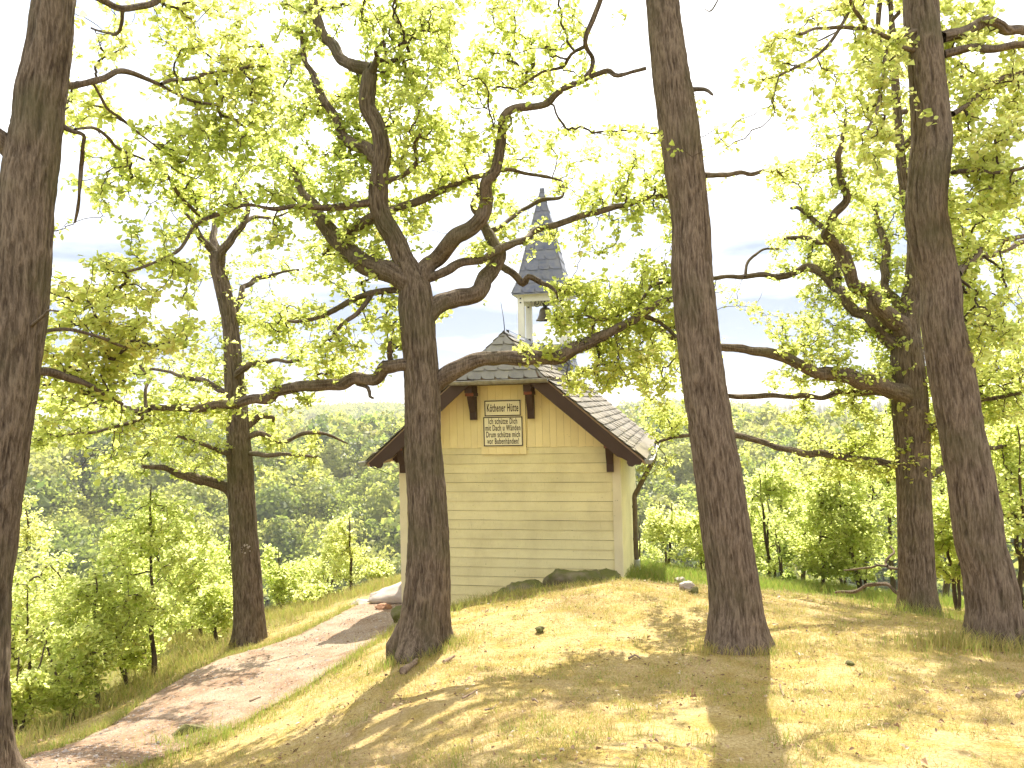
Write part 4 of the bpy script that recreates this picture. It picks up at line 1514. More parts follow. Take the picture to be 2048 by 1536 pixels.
oak('midleft', 'oak with a pale scar on its trunk beside the gravel path', 10.8,
    [(499, 1288, 60), (498, 1230, 57), (495, 1160, 55), (489, 1080, 52), (483, 980, 49), (478, 900, 46), (473, 820, 42), (469, 750, 37), (465, 700, 33), (458, 640, 31), (447, 580, 30), (436, 540, 28), (431, 505, 22)],
    [(0, -0.5, [(436, 530, 18), (418, 492, 15), (402, 468, 11), (386, 440, 7), (365, 420, 4)]),
     (0, 0.5, [(432, 515, 16), (431, 480, 12), (427, 445, 9), (420, 420, 6), (440, 390, 4)]),
     (0, -0.3, [(438, 535, 20), (452, 500, 17), (466, 470, 14), (484, 450, 12), (495, 425, 11), (490, 398, 8), (470, 370, 5)]),
     (-0.2, 0.4, [(484, 448, 9), (510, 435, 8), (550, 433, 5), (580, 425, 3)]),
     (0, -0.9, [(476, 1000, 24), (452, 980, 19), (420, 965, 17), (390, 955, 15), (350, 945, 12), (318, 934, 9), (285, 932, 5)]),
     (0, 0.6, [(484, 880, 12), (520, 868, 9), (560, 884, 8), (590, 876, 7), (620, 864, 7), (655, 868, 6), (695, 886, 4)]),
     (0, -0.5, [(486, 906, 10), (530, 909, 7), (580, 907, 6), (632, 914, 4)]),
     (0, 0.4, [(486, 860, 13), (508, 842, 11), (522, 830, 10), (545, 833, 8), (548, 845, 5)]),
     (0, 0.9, [(458, 640, 16), (480, 590, 12), (500, 565, 10), (545, 548, 7), (600, 540, 4)]),
     (0, -0.8, [(466, 760, 14), (500, 728, 11), (540, 722, 9), (600, 720, 6)]),
     (0, 0.8, [(464, 790, 12), (400, 760, 9), (340, 745, 7), (270, 730, 5)]),
     (0, -0.8, [(474, 905, 10), (440, 900, 8), (400, 885, 6), (350, 870, 4)])],
    dict(lean=0.0, flare=0.18, clear=2.2), 'bark')

oak('left', 'large rough oak trunk cut off by the left edge', 5.2,
    [(-62, 1570, 150), (-56, 1500, 126), (-50, 1400, 112), (-46, 1250, 108), (-42, 1150, 108), (-20, 1000, 108), (-6, 900, 106), (9, 800, 106), (22, 700, 106), (34, 600, 104), (42, 500, 100), (48, 400, 98), (58, 300, 94), (64, 240, 90), (70, 180, 92), (84, 100, 84), (94, 0, 78), (104, -150, 70), (110, -400, 58), (100, -700, 40)],
    [(0, 1.0, [(92, 168, 26), (128, 166, 18), (160, 164, 15), (200, 155, 12), (240, 146, 10), (270, 148, 9), (300, 158, 8), (345, 180, 7), (385, 202, 6), (440, 212, 4)]),
     (0.6, 1.4, [(322, 168, 7), (345, 160, 6), (400, 150, 6), (450, 142, 5), (505, 130, 4)]),
     (0.3, 1.2, [(185, 165, 6), (205, 195, 6), (225, 225, 5), (270, 260, 4), (320, 300, 3)]),
     (0, 0.6, [(84, 240, 22), (112, 246, 13), (140, 256, 10), (166, 268, 9), (164, 300, 8), (166, 335, 8), (160, 380, 7), (156, 410, 6), (148, 445, 4)]),
     (0, 0.9, [(150, 258, 7), (190, 256, 7), (215, 275, 6), (240, 298, 4), (290, 320, 3)]),
     (0, -0.4, [(40, 318, 46), (10, 290, 40), (-20, 262, 34), (-80, 215, 26), (-160, 150, 18), (-240, 60, 12)]),
     (0, 1.3, [(40, 748, 20), (72, 744, 16), (110, 748, 14), (150, 760, 13), (185, 778, 12), (215, 795, 10), (245, 806, 7)]),
     (0, 0.8, [(45, 670, 14), (80, 665, 9), (130, 660, 8), (190, 672, 7), (240, 690, 6), (275, 692, 5)]),
     (0, -0.5, [(50, 660, 9), (75, 640, 7), (90, 625, 6), (115, 625, 3)]),
     (0, 0.9, [(98, -60, 20), (170, -30, 16), (215, 2, 14), (245, 16, 14), (278, 14, 13), (315, -6, 12), (380, -60, 9)]),
     (0.6, 1.2, [(245, 18, 8), (240, 50, 6), (220, 68, 5), (180, 55, 3)])],
    dict(lean=0.1, flare=0.3, clear=2.6), 'bark')

# ---- leaf clusters that fill the picture's canopy, each hung on the nearest limb
_names = list(OAKS)
_S = np.concatenate([OAKS[k]['sk'].p for k in _names])
_T = np.concatenate([np.full(len(OAKS[k]['sk'].p), i) for i, k in enumerate(_names)])
_sx, _sy = proj(_S)
_sd = _S[:, 1]
cl = {k: [] for k in _names}
clt = {k: [] for k in _names}
for ry, row in enumerate(CANOPY):
    for rx, ch in enumerate(row):
        den = int(ch)
        n = int(RNG.poisson(den * (6.9 if rx < 20 else 9.8)))
        for _ in range(n):
            px, py = (rx + RNG.random()) * 64, (ry + RNG.random()) * 64
            # clumpy: gaps where a slow noise is low
            nzv = fbm(np.array([[px / 42.0, py / 42.0, 3.0]]), 2)[0]
            if nzv < 0.57 - 0.034 * den - 0.06 * RNG.random():
                continue
            d = np.hypot(_sx - px, _sy - py) * _sd / FPX
            wt_ = RNG.uniform(0.55, 1.6, len(_names))
            wt_[_names.index('right')] *= 5
            d = d * wt_[_T] + RNG.random(len(d)) * 0.05
            j = int(np.argmin(d))
            if d[j] > 2.4:
                continue
            off = np.hypot(_sx[j] - px, _sy[j] - py) * _sd[j] / FPX
            if 1035 < px < 1150 and 395 < py < 600 and RNG.random() < 0.85:
                continue
            dep = _sd[j] + RNG.normal(0, 0.2 + 0.5 * off) + 0.22
            k = _names[_T[j]]
            if dep < 5.9:
                dep = 5.9 + RNG.random() * 0.9
            for tk, tl in TRUNKPX.items():
                if tk == 'back' or tk == 'midleft':
                    continue
                tx = np.interp(py, tl[:, 1], tl[:, 0])
                tw = np.interp(py, tl[:, 1], tl[:, 2])
                if abs(px - tx) < tw / 2 + 16 and dep < OAKS[tk]['depth'] + 0.4 and RNG.random() < 0.93:
                    dep = OAKS[tk]['depth'] + 0.45 + RNG.random() * 0.5
            if k not in ('midleft', 'back') and 0.0 + RNG.random() > (dep / 7.4) ** 2:
                continue
            cl[k].append(at(px, py, dep))
            yel = 0.42 + 0.25 * (nzv - 0.5) + RNG.normal(0, 0.10)
            if 60 < px < 360 and 560 < py < 740:
                yel += 0.2
            if px > 1400 and py < 350:
                yel += 0.15
            if px < 520 and py < 260:
                yel += 0.16
            if px < 760 and 240 < py < 460:
                yel -= 0.12
            clt[k].append(yel)

# sprays of leaves in front of the turret and round the lower right bough
for ex, ey, ax, ay, dd, nn in [(1150, 615, 45, 60, 8.0, 55), (1110, 650, 22, 30, 8.0, 14), (1062, 702, 36, 18, 7.9, 24), (1120, 700, 30, 16, 7.9, 14), (1185, 755, 60, 30, 8.0, 40),
                               (1130, 575, 30, 16, 8.1, 12), (1215, 600, 60, 50, 8.1, 50), (1250, 700, 70, 50, 8.1, 45), (1325, 840, 50, 40, 12.3, 45), (1060, 470, 60, 14, 8.4, 16)]:
    for _ in range(int(nn * 1.3)):
        a, q = RNG.uniform(0, 6.28), RNG.random() ** 0.5
        cl['back' if dd > 9 else 'main'].append(at(ex + ax * q * math.cos(a), ey + ay * q * math.sin(a), dd + RNG.normal(0, 0.18)))
        clt['back' if dd > 9 else 'main'].append(0.48 + RNG.normal(0, 0.1))

# ---- crowns above and beside the frame (they shade the ground)
def upper_crown(k, n_limb, n_cl, rad, ztop, seed, off=(0, 0, 0.1), strict=True):
    g = np.random.default_rng(seed)
    T = OAKS[k]
    sk, root, base = T['sk'], T['root'], T['base']
    top = T['top']
    for q in range(n_limb):
        a = q / n_limb * 2 * np.pi + g.uniform(-0.4, 0.4)
        z0 = top[2] - g.uniform(0.2, T['up'].get('uplen', 2.2))
        # starting point on the trunk line
        idx = int(np.argmin(np.abs(sk.p[:, 2] - z0) + np.hypot(sk.p[:, 0] - top[0], sk.p[:, 1] - top[1]) * 0.6))
        p = sk.p[idx].copy()
        d = unit([math.cos(a) + off[0] * 0.5, math.sin(a) + off[1] * 0.5, g.uniform(0.25, 0.9)])
        pts, rr = [p.copy()], [min(0.075, sk.rmax[idx] * 0.7)]
        L = rad * g.uniform(0.75, 1.15)
        for s in range(8):
            d = unit(d + g.normal(0, 0.28, 3) + np.array([0, 0, 0.05]))
            p = p + d * L / 8
            pts.append(p.copy())
            rr.append(rr[0] * (1 - 0.88 * (s + 1) / 8) + 0.004)
        sx, sy = proj(np.array(pts))
        inside = (sx > 0) & (sx < 2048) & (sy > 4) & (sy < 1536)
        if strict and inside[2:].any():
            continue
        lp, lr = resample(np.array(pts), np.array(rr), 0.06)
        mb = MB()
        tube(mb, lp, lr, 10, 0, bark=0.006)
        mb.build('limb', M[T['bark']], root, smooth=True, rel=base)
        sk.add(lp[::2], -1, lr[::2])
    c = np.array([top[0], top[1], top[2]]) + np.array(off)
    m = 0
    tries = 0
    while m < n_cl and tries < n_cl * 12:
        tries += 1
        q = g.normal(0, 1, 3)
        q = q / np.linalg.norm(q) * g.random() ** 0.45
        p = c + q * np.array([rad, rad, ztop])
        if fbm(np.array([p * 0.9 + seed]), 2)[0] < 0.54:
            continue
        if (k == 'back' and p[0] < 3.4) or (k == 'main' and p[0] > 0.5):  # unseen crowns trimmed on this side to leave the turf below sunlit
            continue
        sx, sy = proj(p[None])
        if p[1] > 0.3 and -10 < sx[0] < 2058 and sy[0] > -14:
            continue
        dd = np.min(np.linalg.norm(sk.p - p, axis=1))
        if dd > 1.5:
            continue
        cl[k].append(p)
        clt[k].append(0.42 + g.normal(0, 0.1))
        m += 1


upper_crown('right', 12, 2300, 3.3, 2.2, 1)
upper_crown('farright', 12, 2000, 3.2, 2.4, 2)
upper_crown('left', 8, 300, 2.8, 2.2, 3)
upper_crown('main', 10, 1500, 3.6, 2.2, 4, (1.4, 2.0, 1.0))
upper_crown('back', 12, 1300, 4.0, 2.6, 5, (0.9, 0.3, -0.6), False)
upper_crown('midleft', 5, 90, 3.0, 2.0, 6)

for k in _names:
    T = OAKS[k]
    tg_ = np.array(cl[k])
    res = grow(T['sk'], tg_, 7, 0.16, 2.6)
    PP, RR, tips, td = res
    tn = np.full(len(tips), 0.45)
    # carry tints over: match tips to targets
    from mathutils import kdtree
    kd = kdtree.KDTree(len(tg_))
    for i, p in enumerate(tg_):
        kd.insert(p, i)
    kd.balance()
    tt_ = np.array(clt[k])
    tn = np.array([tt_[kd.find(p)[1]] for p in tips])
    mb = MB()
    rosettes(mb, tips, td, (6, 10), (0.038, 0.080), tn, 0.082)
    # a few leaves along the twigs too
    half = RNG.random(len(tips)) < 0.55
    rosettes(mb, PP[half, -3], td[half], (2, 4), (0.032, 0.062), tn[half], 0.08)
    tubes_batch(mb, PP, RR, 4, 1)
    mb.build('crown', [M['leaf'], M['twig']], T['root'], rel=T['base'])

# pale scar on the mid-left trunk, a ring of flaked bark
mb = MB()
_q = np.array([(1, 0, 0), (0, 0, 1), (-1, 0, 0), (0, 0, -1), (0, -1, 0)], float)
for px, py, s in [(485, 1094, .016), (483, 1099, .020), (485, 1104, .018), (489, 1091, .020), (494, 1090, .015), (490, 1106, .016), (496, 1095, .018), (499, 1093, .013), (488, 1098, .010), (500, 1102, .010)]:
    c = at(px, py, 10.8 - 0.17)
    mb.add(c + _q * np.array([s, 0.022, s * 1.2]), [(1, 0, 4), (2, 1, 4), (3, 2, 4), (0, 3, 4), (0, 1, 2, 3)])
mb.build('scar', M['pale_rock'], OAKS['midleft']['root'], rel=OAKS['midleft']['base'])

# ------------------------------------------------------------------ young trees and bushes
def sapling(name, label, cat, px, depth, top_py, half_px, bot_py, n, group=None, tint=0.5, stems=1, lean=0.0, leafsz=(0.042, 0.085), r0=None, flat=1.0, seed=0):
    g = np.random.default_rng(5000 + seed + int(px) * 7 + int(depth * 10))
    x = at(px, 900, depth)[0]
    xb = x
    z0 = hgt(xb, depth)
    base = np.array([xb, depth, z0])
    ztop = at(px, top_py, depth)[2]
    zbot = max(at(px, bot_py, depth)[2], z0 + 0.15)
    rx = half_px * depth / FPX
    root = empty(name, tuple(base), label, cat, group)
    H = ztop - z0
    sk = Skel()
    mbt = MB()
    r0 = r0 or 0.011 * H + 0.012
    for s in range(stems):
        a = g.uniform(0, 2 * np.pi)
        sp_ = 0.0 if stems == 1 else g.uniform(0.25, 0.75)
        pts = []
        m = 9
        for i in range(m):
            t = i / (m - 1)
            pts.append(base + np.array([math.cos(a) * sp_ * rx * t ** 0.8 + lean * t * H + g.normal(0, 0.025) * H * 0.35 * (t > 0), math.sin(a) * sp_ * rx * t ** 0.8 + g.normal(0, 0.02) * H * 0.35 * (t > 0), H * 0.95 * t * (1 if stems == 1 else g.uniform(0.9, 1.0)) - 0.1 * (t == 0)]))
        lp, lr = resample(pts, np.linspace(r0 * (1 if s == 0 else 0.7), 0.006, m), 0.07)
        tube(mbt, lp, lr, 9, 0, bark=r0 * 0.15)
        up = lp[:, 2] > zbot - 0.1 * H
        sk.add(lp[up][::2], -1, lr[up][::2])
    mbt.build('trunk', M['twig'], root, smooth=True, rel=base)
    # clusters in an uneven crown
    c = np.array([xb + lean * H * 0.6, depth, 0.5 * (ztop + zbot)])
    hz = 0.5 * (ztop - zbot)
    T = []
    tries = 0
    lob = g.normal(0, 1, (9, 3))
    lob /= np.linalg.norm(lob, axis=1)[:, None]
    la = g.uniform(-0.28, 0.25, 9)
    n = int(n * (1.35 if px > 1420 else 1.0))
    while len(T) < n and tries < n * 20:
        tries += 1
        q = g.normal(0, 1, 3)
        q /= np.linalg.norm(q)
        rad = 1 + (la * np.clip(lob @ q, 0, 1) ** 3).sum()
        q = q * g.random() ** 0.42 * rad
        wz = 1.0 - 0.30 * max(q[2], 0)
        p = c + q * np.array([rx * wz, rx * wz * flat, hz])
        if fbm(np.array([p * 1.9 + seed]), 2)[0] < 0.47:
            continue
        if p[2] < hgt_fast(p[0], p[1]) + 0.1:
            continue
        T.append(p)
    PP, RR, tips, td = grow(sk, np.array(T), 6, 0.12, 3.0)
    tn = np.clip(tint + g.normal(0, 0.12, len(tips)), 0, 1)
    mb = MB()
    rosettes(mb, tips, td, (7, 11), leafsz, tn, 0.10)
    rosettes(mb, PP[:, -3], td, (2, 4), leafsz, tn, 0.10)
    tubes_batch(mb, PP, RR, 4, 1)
    mb.build('crown', [M['sapling_leaf'], M['twig']], root, rel=base)
    return root


_hx, _hy = np.linspace(-30, 30, 121), np.linspace(0, 34, 69)
_HG = height(*np.meshgrid(_hx, _hy), False)


def hgt_fast(x, y):
    i = int(np.clip((x + 30) * 2, 0, 120))
    j = int(np.clip(y * 2, 0, 68))
    return _HG[j, i]


SAP = [
    # px, depth, top, half, bottom, n, tint, stems, label
    (302, 10.3, 948, 125, 1300, 420, 0.50, 1, 'tall slim young tree with a straight dark stem beside the path'),
    (190, 9.5, 1130, 110, 1370, 250, 0.55, 1, 'thin young tree left of the tall slim one by the path'),
    (58, 9.6, 1120, 120, 1430, 300, 0.60, 3, 'yellow green bush next to the rough trunk at the left edge'),
    (115, 12.0, 1150, 110, 1430, 260, 0.55, 2, 'leafy bush in the dip behind the thin young tree'),
    (-40, 11.0, 1060, 130, 1430, 200, 0.55, 2, 'bush half hidden by the left edge trunk'),
    (245, 13.0, 1090, 105, 1370, 260, 0.48, 1, 'young tree with a dark stem down the slope, between two slim stems'),
    (395, 12.5, 1075, 80, 1290, 240, 0.48, 1, 'bright young tree just left of the scarred oak'),
    (458, 14.0, 1030, 70, 1270, 200, 0.42, 1, 'slender young tree peeping out behind the scarred oak'),
    (560, 14.5, 1075, 62, 1235, 200, 0.45, 2, 'bright bush right of the scarred oak trunk'),
    (635, 16.5, 1100, 70, 1240, 170, 0.62, 3, 'low yellowish bush at the upper path edge'),
    (696, 15.2, 1000, 58, 1210, 190, 0.66, 1, 'slim yellow leaved young tree beside the pale boulder'),
    (752, 16.0, 1120, 45, 1215, 120, 0.62, 2, 'small yellow bush behind the pale boulder'),
    (335, 17.0, 1000, 100, 1300, 240, 0.42, 1, 'deeper green young tree further down the left slope'),
    (52, 15.5, 975, 62, 1170, 150, 0.78, 1, 'yellow crowned young tree behind the left edge trunk'),
    (170, 18.0, 1130, 120, 1400, 220, 0.5, 2, 'bush low on the left slope behind the thin stems'),
    (350, 14.0, 1190, 100, 1370, 200, 0.52, 2, 'low leafy bush at the foot of the tall slim young tree'),
    (1328, 16.0, 985, 58, 1170, 260, 0.60, 2, 'pale bright bush right behind the downpipe corner of the hut'),
    (1398, 15.0, 1000, 62, 1160, 220, 0.58, 2, 'pale leafy bush half behind the straight bare trunk'),
    (1274, 18.5, 1010, 40, 1165, 110, 0.52, 1, 'small slim tree close behind the downpipe'),
    (1535, 14.5, 905, 85, 1160, 320, 0.48, 2, 'broad bush directly right of the straight bare trunk'),
    (1560, 13.2, 1075, 48, 1185, 170, 0.10, 3, 'low dark green bush at the grass edge'),
    (1635, 13.2, 930, 100, 1180, 420, 0.46, 1, 'young tree with a thin bent stem at the grass edge'),
    (1715, 13.0, 900, 100, 1200, 400, 0.48, 3, 'many stemmed bush left of the wide branching oak'),
    (1775, 15.5, 800, 110, 1120, 340, 0.50, 1, 'taller young tree behind the wide branching oak'),
    (1905, 11.0, 980, 85, 1240, 300, 0.50, 2, 'bush between the wide branching oak and the curved trunk'),
    (1965, 12.5, 660, 100, 1150, 360, 0.55, 1, 'young tree rising behind the curved bare trunk'),
    (2045, 10.5, 800, 110, 1240, 380, 0.52, 2, 'leafy bush cut by the right edge'),
    (2075, 13.5, 560, 120, 1100, 330, 0.55, 1, 'tall young tree at the right edge behind the leafy bush'),
    (1480, 17.0, 960, 70, 1150, 200, 0.55, 2, 'pale bush down the slope behind the straight bare trunk'),
    (20, 8.3, 1290, 75, 1500, 150, 0.62, 2, 'low bush in front of the yellow green one by the left edge'),
    (135, 8.9, 1240, 85, 1470, 170, 0.55, 2, 'low bush between the left edge trunk and the thin young tree'),
    (250, 10.6, 1210, 80, 1400, 170, 0.52, 2, 'low bush just left of the straight dark stem by the path'),
    (430, 11.6, 1160, 60, 1300, 150, 0.50, 2, 'small bush close against the left side of the scarred oak'),
    (90, 13.5, 1090, 120, 1400, 260, 0.58, 2, 'wide bush deeper on the left slope'),
    (620, 14.0, 1170, 55, 1250, 100, 0.62, 2, 'low bush at the path edge between the scarred oak and the boulder'),
    (1600, 16.5, 850, 100, 1150, 300, 0.52, 1, 'round crowned young tree down the slope behind the thin bent stem'),
    (1680, 14.5, 1020, 90, 1190, 260, 0.55, 2, 'low bush under the many stemmed one'),
    (1445, 13.8, 1080, 60, 1180, 120, 0.5, 2, 'little bush peeping out right at the straight bare trunk'),
    (1880, 16.0, 720, 110, 1100, 320, 0.55, 1, 'pale crowned young tree far behind the wide branching oak'),
]
for i, (px, dep, top, half, bot, n, ti, st, lab) in enumerate(SAP):
    bush = 'bush' in lab
    sapling('bush' if bush else 'young_tree', lab, 'bush' if bush else 'tree', px, dep, top, half, bot, n, 'bushes on the slope' if bush else 'young trees on the slope', ti, st, seed=i, r0=0.035 if i in (0, 5, 6) else None)

# ------------------------------------------------------------------ wooded hills across the valley
def icosph(sub):
    import bmesh
    bm = bmesh.new()
    bmesh.ops.create_icosphere(bm, subdivisions=sub, radius=1)
    v = np.array([q.co[:] for q in bm.verts])
    f = np.array([[q.index for q in p.verts] for p in bm.faces])
    bm.free()
    return v, f


ICO_V, ICO_F = icosph(2)


def hill_crown(g, nquad, H, Rr, qs, shape):
    """leaf clumps over a lumpy crown plus a closed inner body; base of stem at origin"""
    mb = MB()
    cz = H * 0.60
    hz = H * 0.42
    lob = g.normal(0, 1, (12, 3))
    lob[:, 2] = np.abs(lob[:, 2]) * 0.8
    lob /= np.linalg.norm(lob, axis=1)[:, None]
    la = g.uniform(0.10, 0.50, 12)

    def radf(q):
        return 0.80 + (la[None] * np.clip(q @ lob.T, 0, 1) ** 6).sum(1)
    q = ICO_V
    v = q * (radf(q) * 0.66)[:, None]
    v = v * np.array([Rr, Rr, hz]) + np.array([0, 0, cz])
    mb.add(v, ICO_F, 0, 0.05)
    q = g.normal(0, 1, (nquad, 3))
    q[:, 2] += 0.25
    q /= np.linalg.norm(q, axis=1)[:, None]
    rr2 = radf(q) * g.uniform(0.78, 1.06, nquad)
    c = q * rr2[:, None]
    if shape:
        c[:, :2] *= (1 - 0.35 * np.clip(c[:, 2:3], 0, 1))
    c = c * np.array([Rr, Rr, hz]) + np.array([0, 0, cz])
    n = q + g.normal(0, 0.6, (nquad, 3))
    n /= np.linalg.norm(n, axis=1)[:, None]
    a = np.cross(n, g.normal(0, 1, (nquad, 3)))
    a /= np.linalg.norm(a, axis=1)[:, None]
    b = np.cross(n, a)
    s = g.uniform(0.6, 1.25, (nquad, 1)) * qs
    V = np.stack([c - a * s, c - b * s * 0.62, c + a * s, c + b * s * 0.7], 1)
    i = np.arange(nquad)[:, None] * 4
    tn = np.clip(g.normal(0.45, 0.22, nquad), 0, 1)
    mb.add(V.reshape(-1, 3), i + np.arange(4)[None], 0, np.repeat(tn, 4))
    tube(mb, np.array([(0, 0, -1.0), (0, 0, H * 0.5)]), np.array([0.22, 0.12]) * H / 12, 6, 1)
    return mb


def spruce(g, H, Rr, nl, per):
    mb = MB()
    tube(mb, np.array([(0, 0, -1.0), (0, 0, H)]), np.array([0.016 * H, 0.02]), 6, 1)
    for k in range(nl):
        t = k / nl
        z = H * (0.08 + 0.92 * t)
        r = Rr * (1 - t) ** 0.85 + 0.05
        m = max(4, int(per * (1 - 0.5 * t)))
        for j in range(m):
            a = 2 * np.pi * (j + g.random()) / m
            L = r * g.uniform(0.65, 1.1)
            d = np.array([math.cos(a), math.sin(a), 0])
            s = np.array([-d[1], d[0], 0]) * L * 0.28
            p0 = np.array([0, 0, z + 0.05 * H / nl])
            p1 = d * L * 0.6 + [0, 0, z - 0.10 * L]
            p2 = d * L + [0, 0, z - 0.35 * L]
            mb.add([p0, p1 + s, p2, p1 - s], np.array([[0, 1, 2, 3]]), 0, g.random())
    return mb


gH = np.random.default_rng(99)
PROTO = []
for i in range(7):
    H = gH.uniform(12, 17)
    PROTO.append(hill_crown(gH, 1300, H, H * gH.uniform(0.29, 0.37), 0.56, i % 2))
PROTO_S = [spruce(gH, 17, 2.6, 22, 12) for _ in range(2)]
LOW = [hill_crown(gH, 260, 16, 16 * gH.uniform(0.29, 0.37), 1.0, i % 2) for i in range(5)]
LOW_S = [spruce(gH, 18, 2.7, 11, 7) for _ in range(2)]


def visible(x, y, z):
    sx, sy = proj(np.stack([x, y, z], -1))
    return sx, sy


# planting positions over the opposite slope
cand = []
th0, th1 = R(-50), R(46)
n_try = 9500
r_ = np.sqrt(gH.uniform(140 ** 2, 345 ** 2, n_try))
a_ = gH.uniform(th0, th1, n_try)
X_, Y_ = r_ * np.sin(a_), r_ * np.cos(a_)
# thin out to about 5.5 m spacing
cell = {}
keep = []
for i in range(n_try):
    c = (int(X_[i] // 6.2), int(Y_[i] // 6.2))
    if c in cell:
        continue
    cell[c] = 1
    keep.append(i)
X_, Y_, r_ = X_[keep], Y_[keep], r_[keep]
Z_ = height(X_, Y_, False)
sx, sy = visible(X_, Y_, Z_ + 10)
inview = ((sx > 20) & (sx < 800)) | ((sx > 1255) & (sx < 1640))
inview &= (sy < 1200) & (r_ > 155)
order = np.argsort(np.where(inview, r_, 1e6))
n_ind = min(292, int(inview.sum()))
ind, rest = order[:n_ind], order[n_ind:]
objs = []
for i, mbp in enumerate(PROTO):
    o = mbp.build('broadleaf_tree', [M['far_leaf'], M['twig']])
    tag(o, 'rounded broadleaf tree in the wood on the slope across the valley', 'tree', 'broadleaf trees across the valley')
    objs.append(o)
spr = []
for mbp in PROTO_S:
    o = mbp.build('spruce_tree', [M['needle'], M['twig']])
    tag(o, 'dark pointed spruce among the paler trees across the valley', 'tree', 'spruces across the valley')
    spr.append(o)
used = set()
for q in ind:
    near = (sx[q] < 240 and 880 < sy[q] < 1000 and gH.random() < 0.45) or gH.random() < 0.05
    pool = spr if near else objs
    k = int(gH.integers(len(pool)))
    src = pool[k]
    if src.name in used:
        o = src.copy()
        COL.objects.link(o)
    else:
        o = src
        used.add(src.name)
    s = gH.uniform(0.72, 1.2)
    o.location = (X_[q], Y_[q], Z_[q] - 0.3)
    o.rotation_euler = (0, 0, gH.uniform(0, 6.28))
    o.scale = (s * gH.uniform(0.9, 1.15), s * gH.uniform(0.9, 1.15), s)
for o in objs + spr:
    if o.name not in used:
        bpy.data.objects.remove(o)


def scatter(mb, protos, xs, ys, zs, smin, smax, g, tint_amp=0.36, mats=None):
    packs = []
    for p in protos:
        v = np.concatenate(p.v)
        t = np.concatenate(p.t)
        q4 = [f for f in p.f if f.shape[1] == 4]
        q3 = [f for f in p.f if f.shape[1] == 3]
        m4 = [m for m, f in zip(p.m, p.f) if f.shape[1] == 4]
        m3 = [m for m, f in zip(p.m, p.f) if f.shape[1] == 3]
        packs.append((v, t, np.concatenate(q4), np.concatenate(m4), np.concatenate(q3) if q3 else None))
    k = g.integers(len(protos), size=len(xs))
    for pi, (v, t, f4, m4, f3) in enumerate(packs):
        id_ = np.where(k == pi)[0]
        if not len(id_):
            continue
        n = len(id_)
        a = g.uniform(0, 6.28, n)
        s = g.uniform(smin, smax, n)
        sxy = s * g.uniform(0.88, 1.15, n)
        V = np.empty((n, len(v), 3))
        ca, sa = np.cos(a)[:, None], np.sin(a)[:, None]
        V[..., 0] = (v[None, :, 0] * ca - v[None, :, 1] * sa) * sxy[:, None] + xs[id_][:, None]
        V[..., 1] = (v[None, :, 0] * sa + v[None, :, 1] * ca) * sxy[:, None] + ys[id_][:, None]
        V[..., 2] = v[None, :, 2] * s[:, None] + zs[id_][:, None]
        tt = np.clip(t[None] + g.normal(0, tint_amp, n)[:, None], 0, 1)
        off = (np.arange(n) * len(v))[:, None, None]
        n0 = mb.n
        mb.v.append(V.reshape(-1, 3).astype(np.float32))
        mb.t.append(tt.ravel().astype(np.float32))
        mb.f.append((f4[None] + off).reshape(-1, 4) + n0)
        mb.m.append(np.tile(m4, n).astype(np.int32))
        if f3 is not None:
            mb.f.append((f3[None] + off).reshape(-1, 3) + n0)
            mb.m.append(np.zeros(n * len(f3), np.int32))
        mb.n += n * len(v)


mb = MB()
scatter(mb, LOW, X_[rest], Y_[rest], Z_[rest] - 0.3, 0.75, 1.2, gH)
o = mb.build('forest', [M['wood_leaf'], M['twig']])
tag(o, 'mixed green broadleaf wood covering the slopes across the valley', 'forest', kind='stuff')
# farther ridges
n_try = 8500
r2 = np.sqrt(gH.uniform(560 ** 2, 1080 ** 2, n_try))
a2 = gH.uniform(th0, th1, n_try)
x2, y2 = r2 * np.sin(a2), r2 * np.cos(a2)
z2 = height(x2, y2, False)
kind = fbm(np.stack([x2 * 0.006, y2 * 0.006, np.zeros(n_try)], -1), 3) + np.where(a2 > 0.05, 0.10, -0.02)
con = kind > 0.56
mb = MB()
scatter(mb, LOW, x2[~con], y2[~con], z2[~con] - 0.3, 0.9, 1.5, gH, 0.2)
o = mb.build('far_forest', [M['wood_leaf'], M['twig']])
tag(o, 'pale distant broadleaf wood on the far ridge under the skyline', 'forest', kind='stuff')
mb = MB()
scatter(mb, LOW_S, x2[con], y2[con], z2[con] - 0.3, 0.8, 1.35, gH, 0.2)
o = mb.build('spruce_forest', [M['needle'], M['twig']])
tag(o, 'dark distant spruce wood along the far ridge', 'forest', kind='stuff')

# ------------------------------------------------------------------ grass, litter, stones
gG = np.random.default_rng(5)


def blades(mb, x, y, hgt_lo, hgt_hi, width, tint, lean=0.55):
    n = len(x)
    z = height(x, y) - 0.006
    B = np.stack([x, y, z], 1)
    a = gG.uniform(0, 2 * np.pi, n)
    s = np.stack([np.cos(a), np.sin(a), np.zeros(n)], 1) * (width * gG.uniform(0.7, 1.3, n))[:, None]
    h = gG.uniform(hgt_lo, hgt_hi, n)
    b = gG.uniform(0, 2 * np.pi, n)
    ln = gG.uniform(0.15, lean, n) * h
    d = np.stack([np.cos(b) * ln, np.sin(b) * ln, h], 1)
    mid = B + d * np.array([0.38, 0.38, 0.6])
    tip = B + d * np.array([1.15, 1.15, 0.95])
    V = np.stack([B - s, B + s, mid + s * 0.7, mid - s * 0.7, tip], 1)
    i = np.arange(n)[:, None] * 5
    t = np.repeat(tint, 5)
    n0 = mb.n
    mb.add(V.reshape(-1, 3), i + np.array([[0, 1, 2, 3]]), 0, t)
    mb.f.append(i + np.array([[3, 2, 4]]) + n0)
    mb.m.append(np.zeros(n, np.int32))


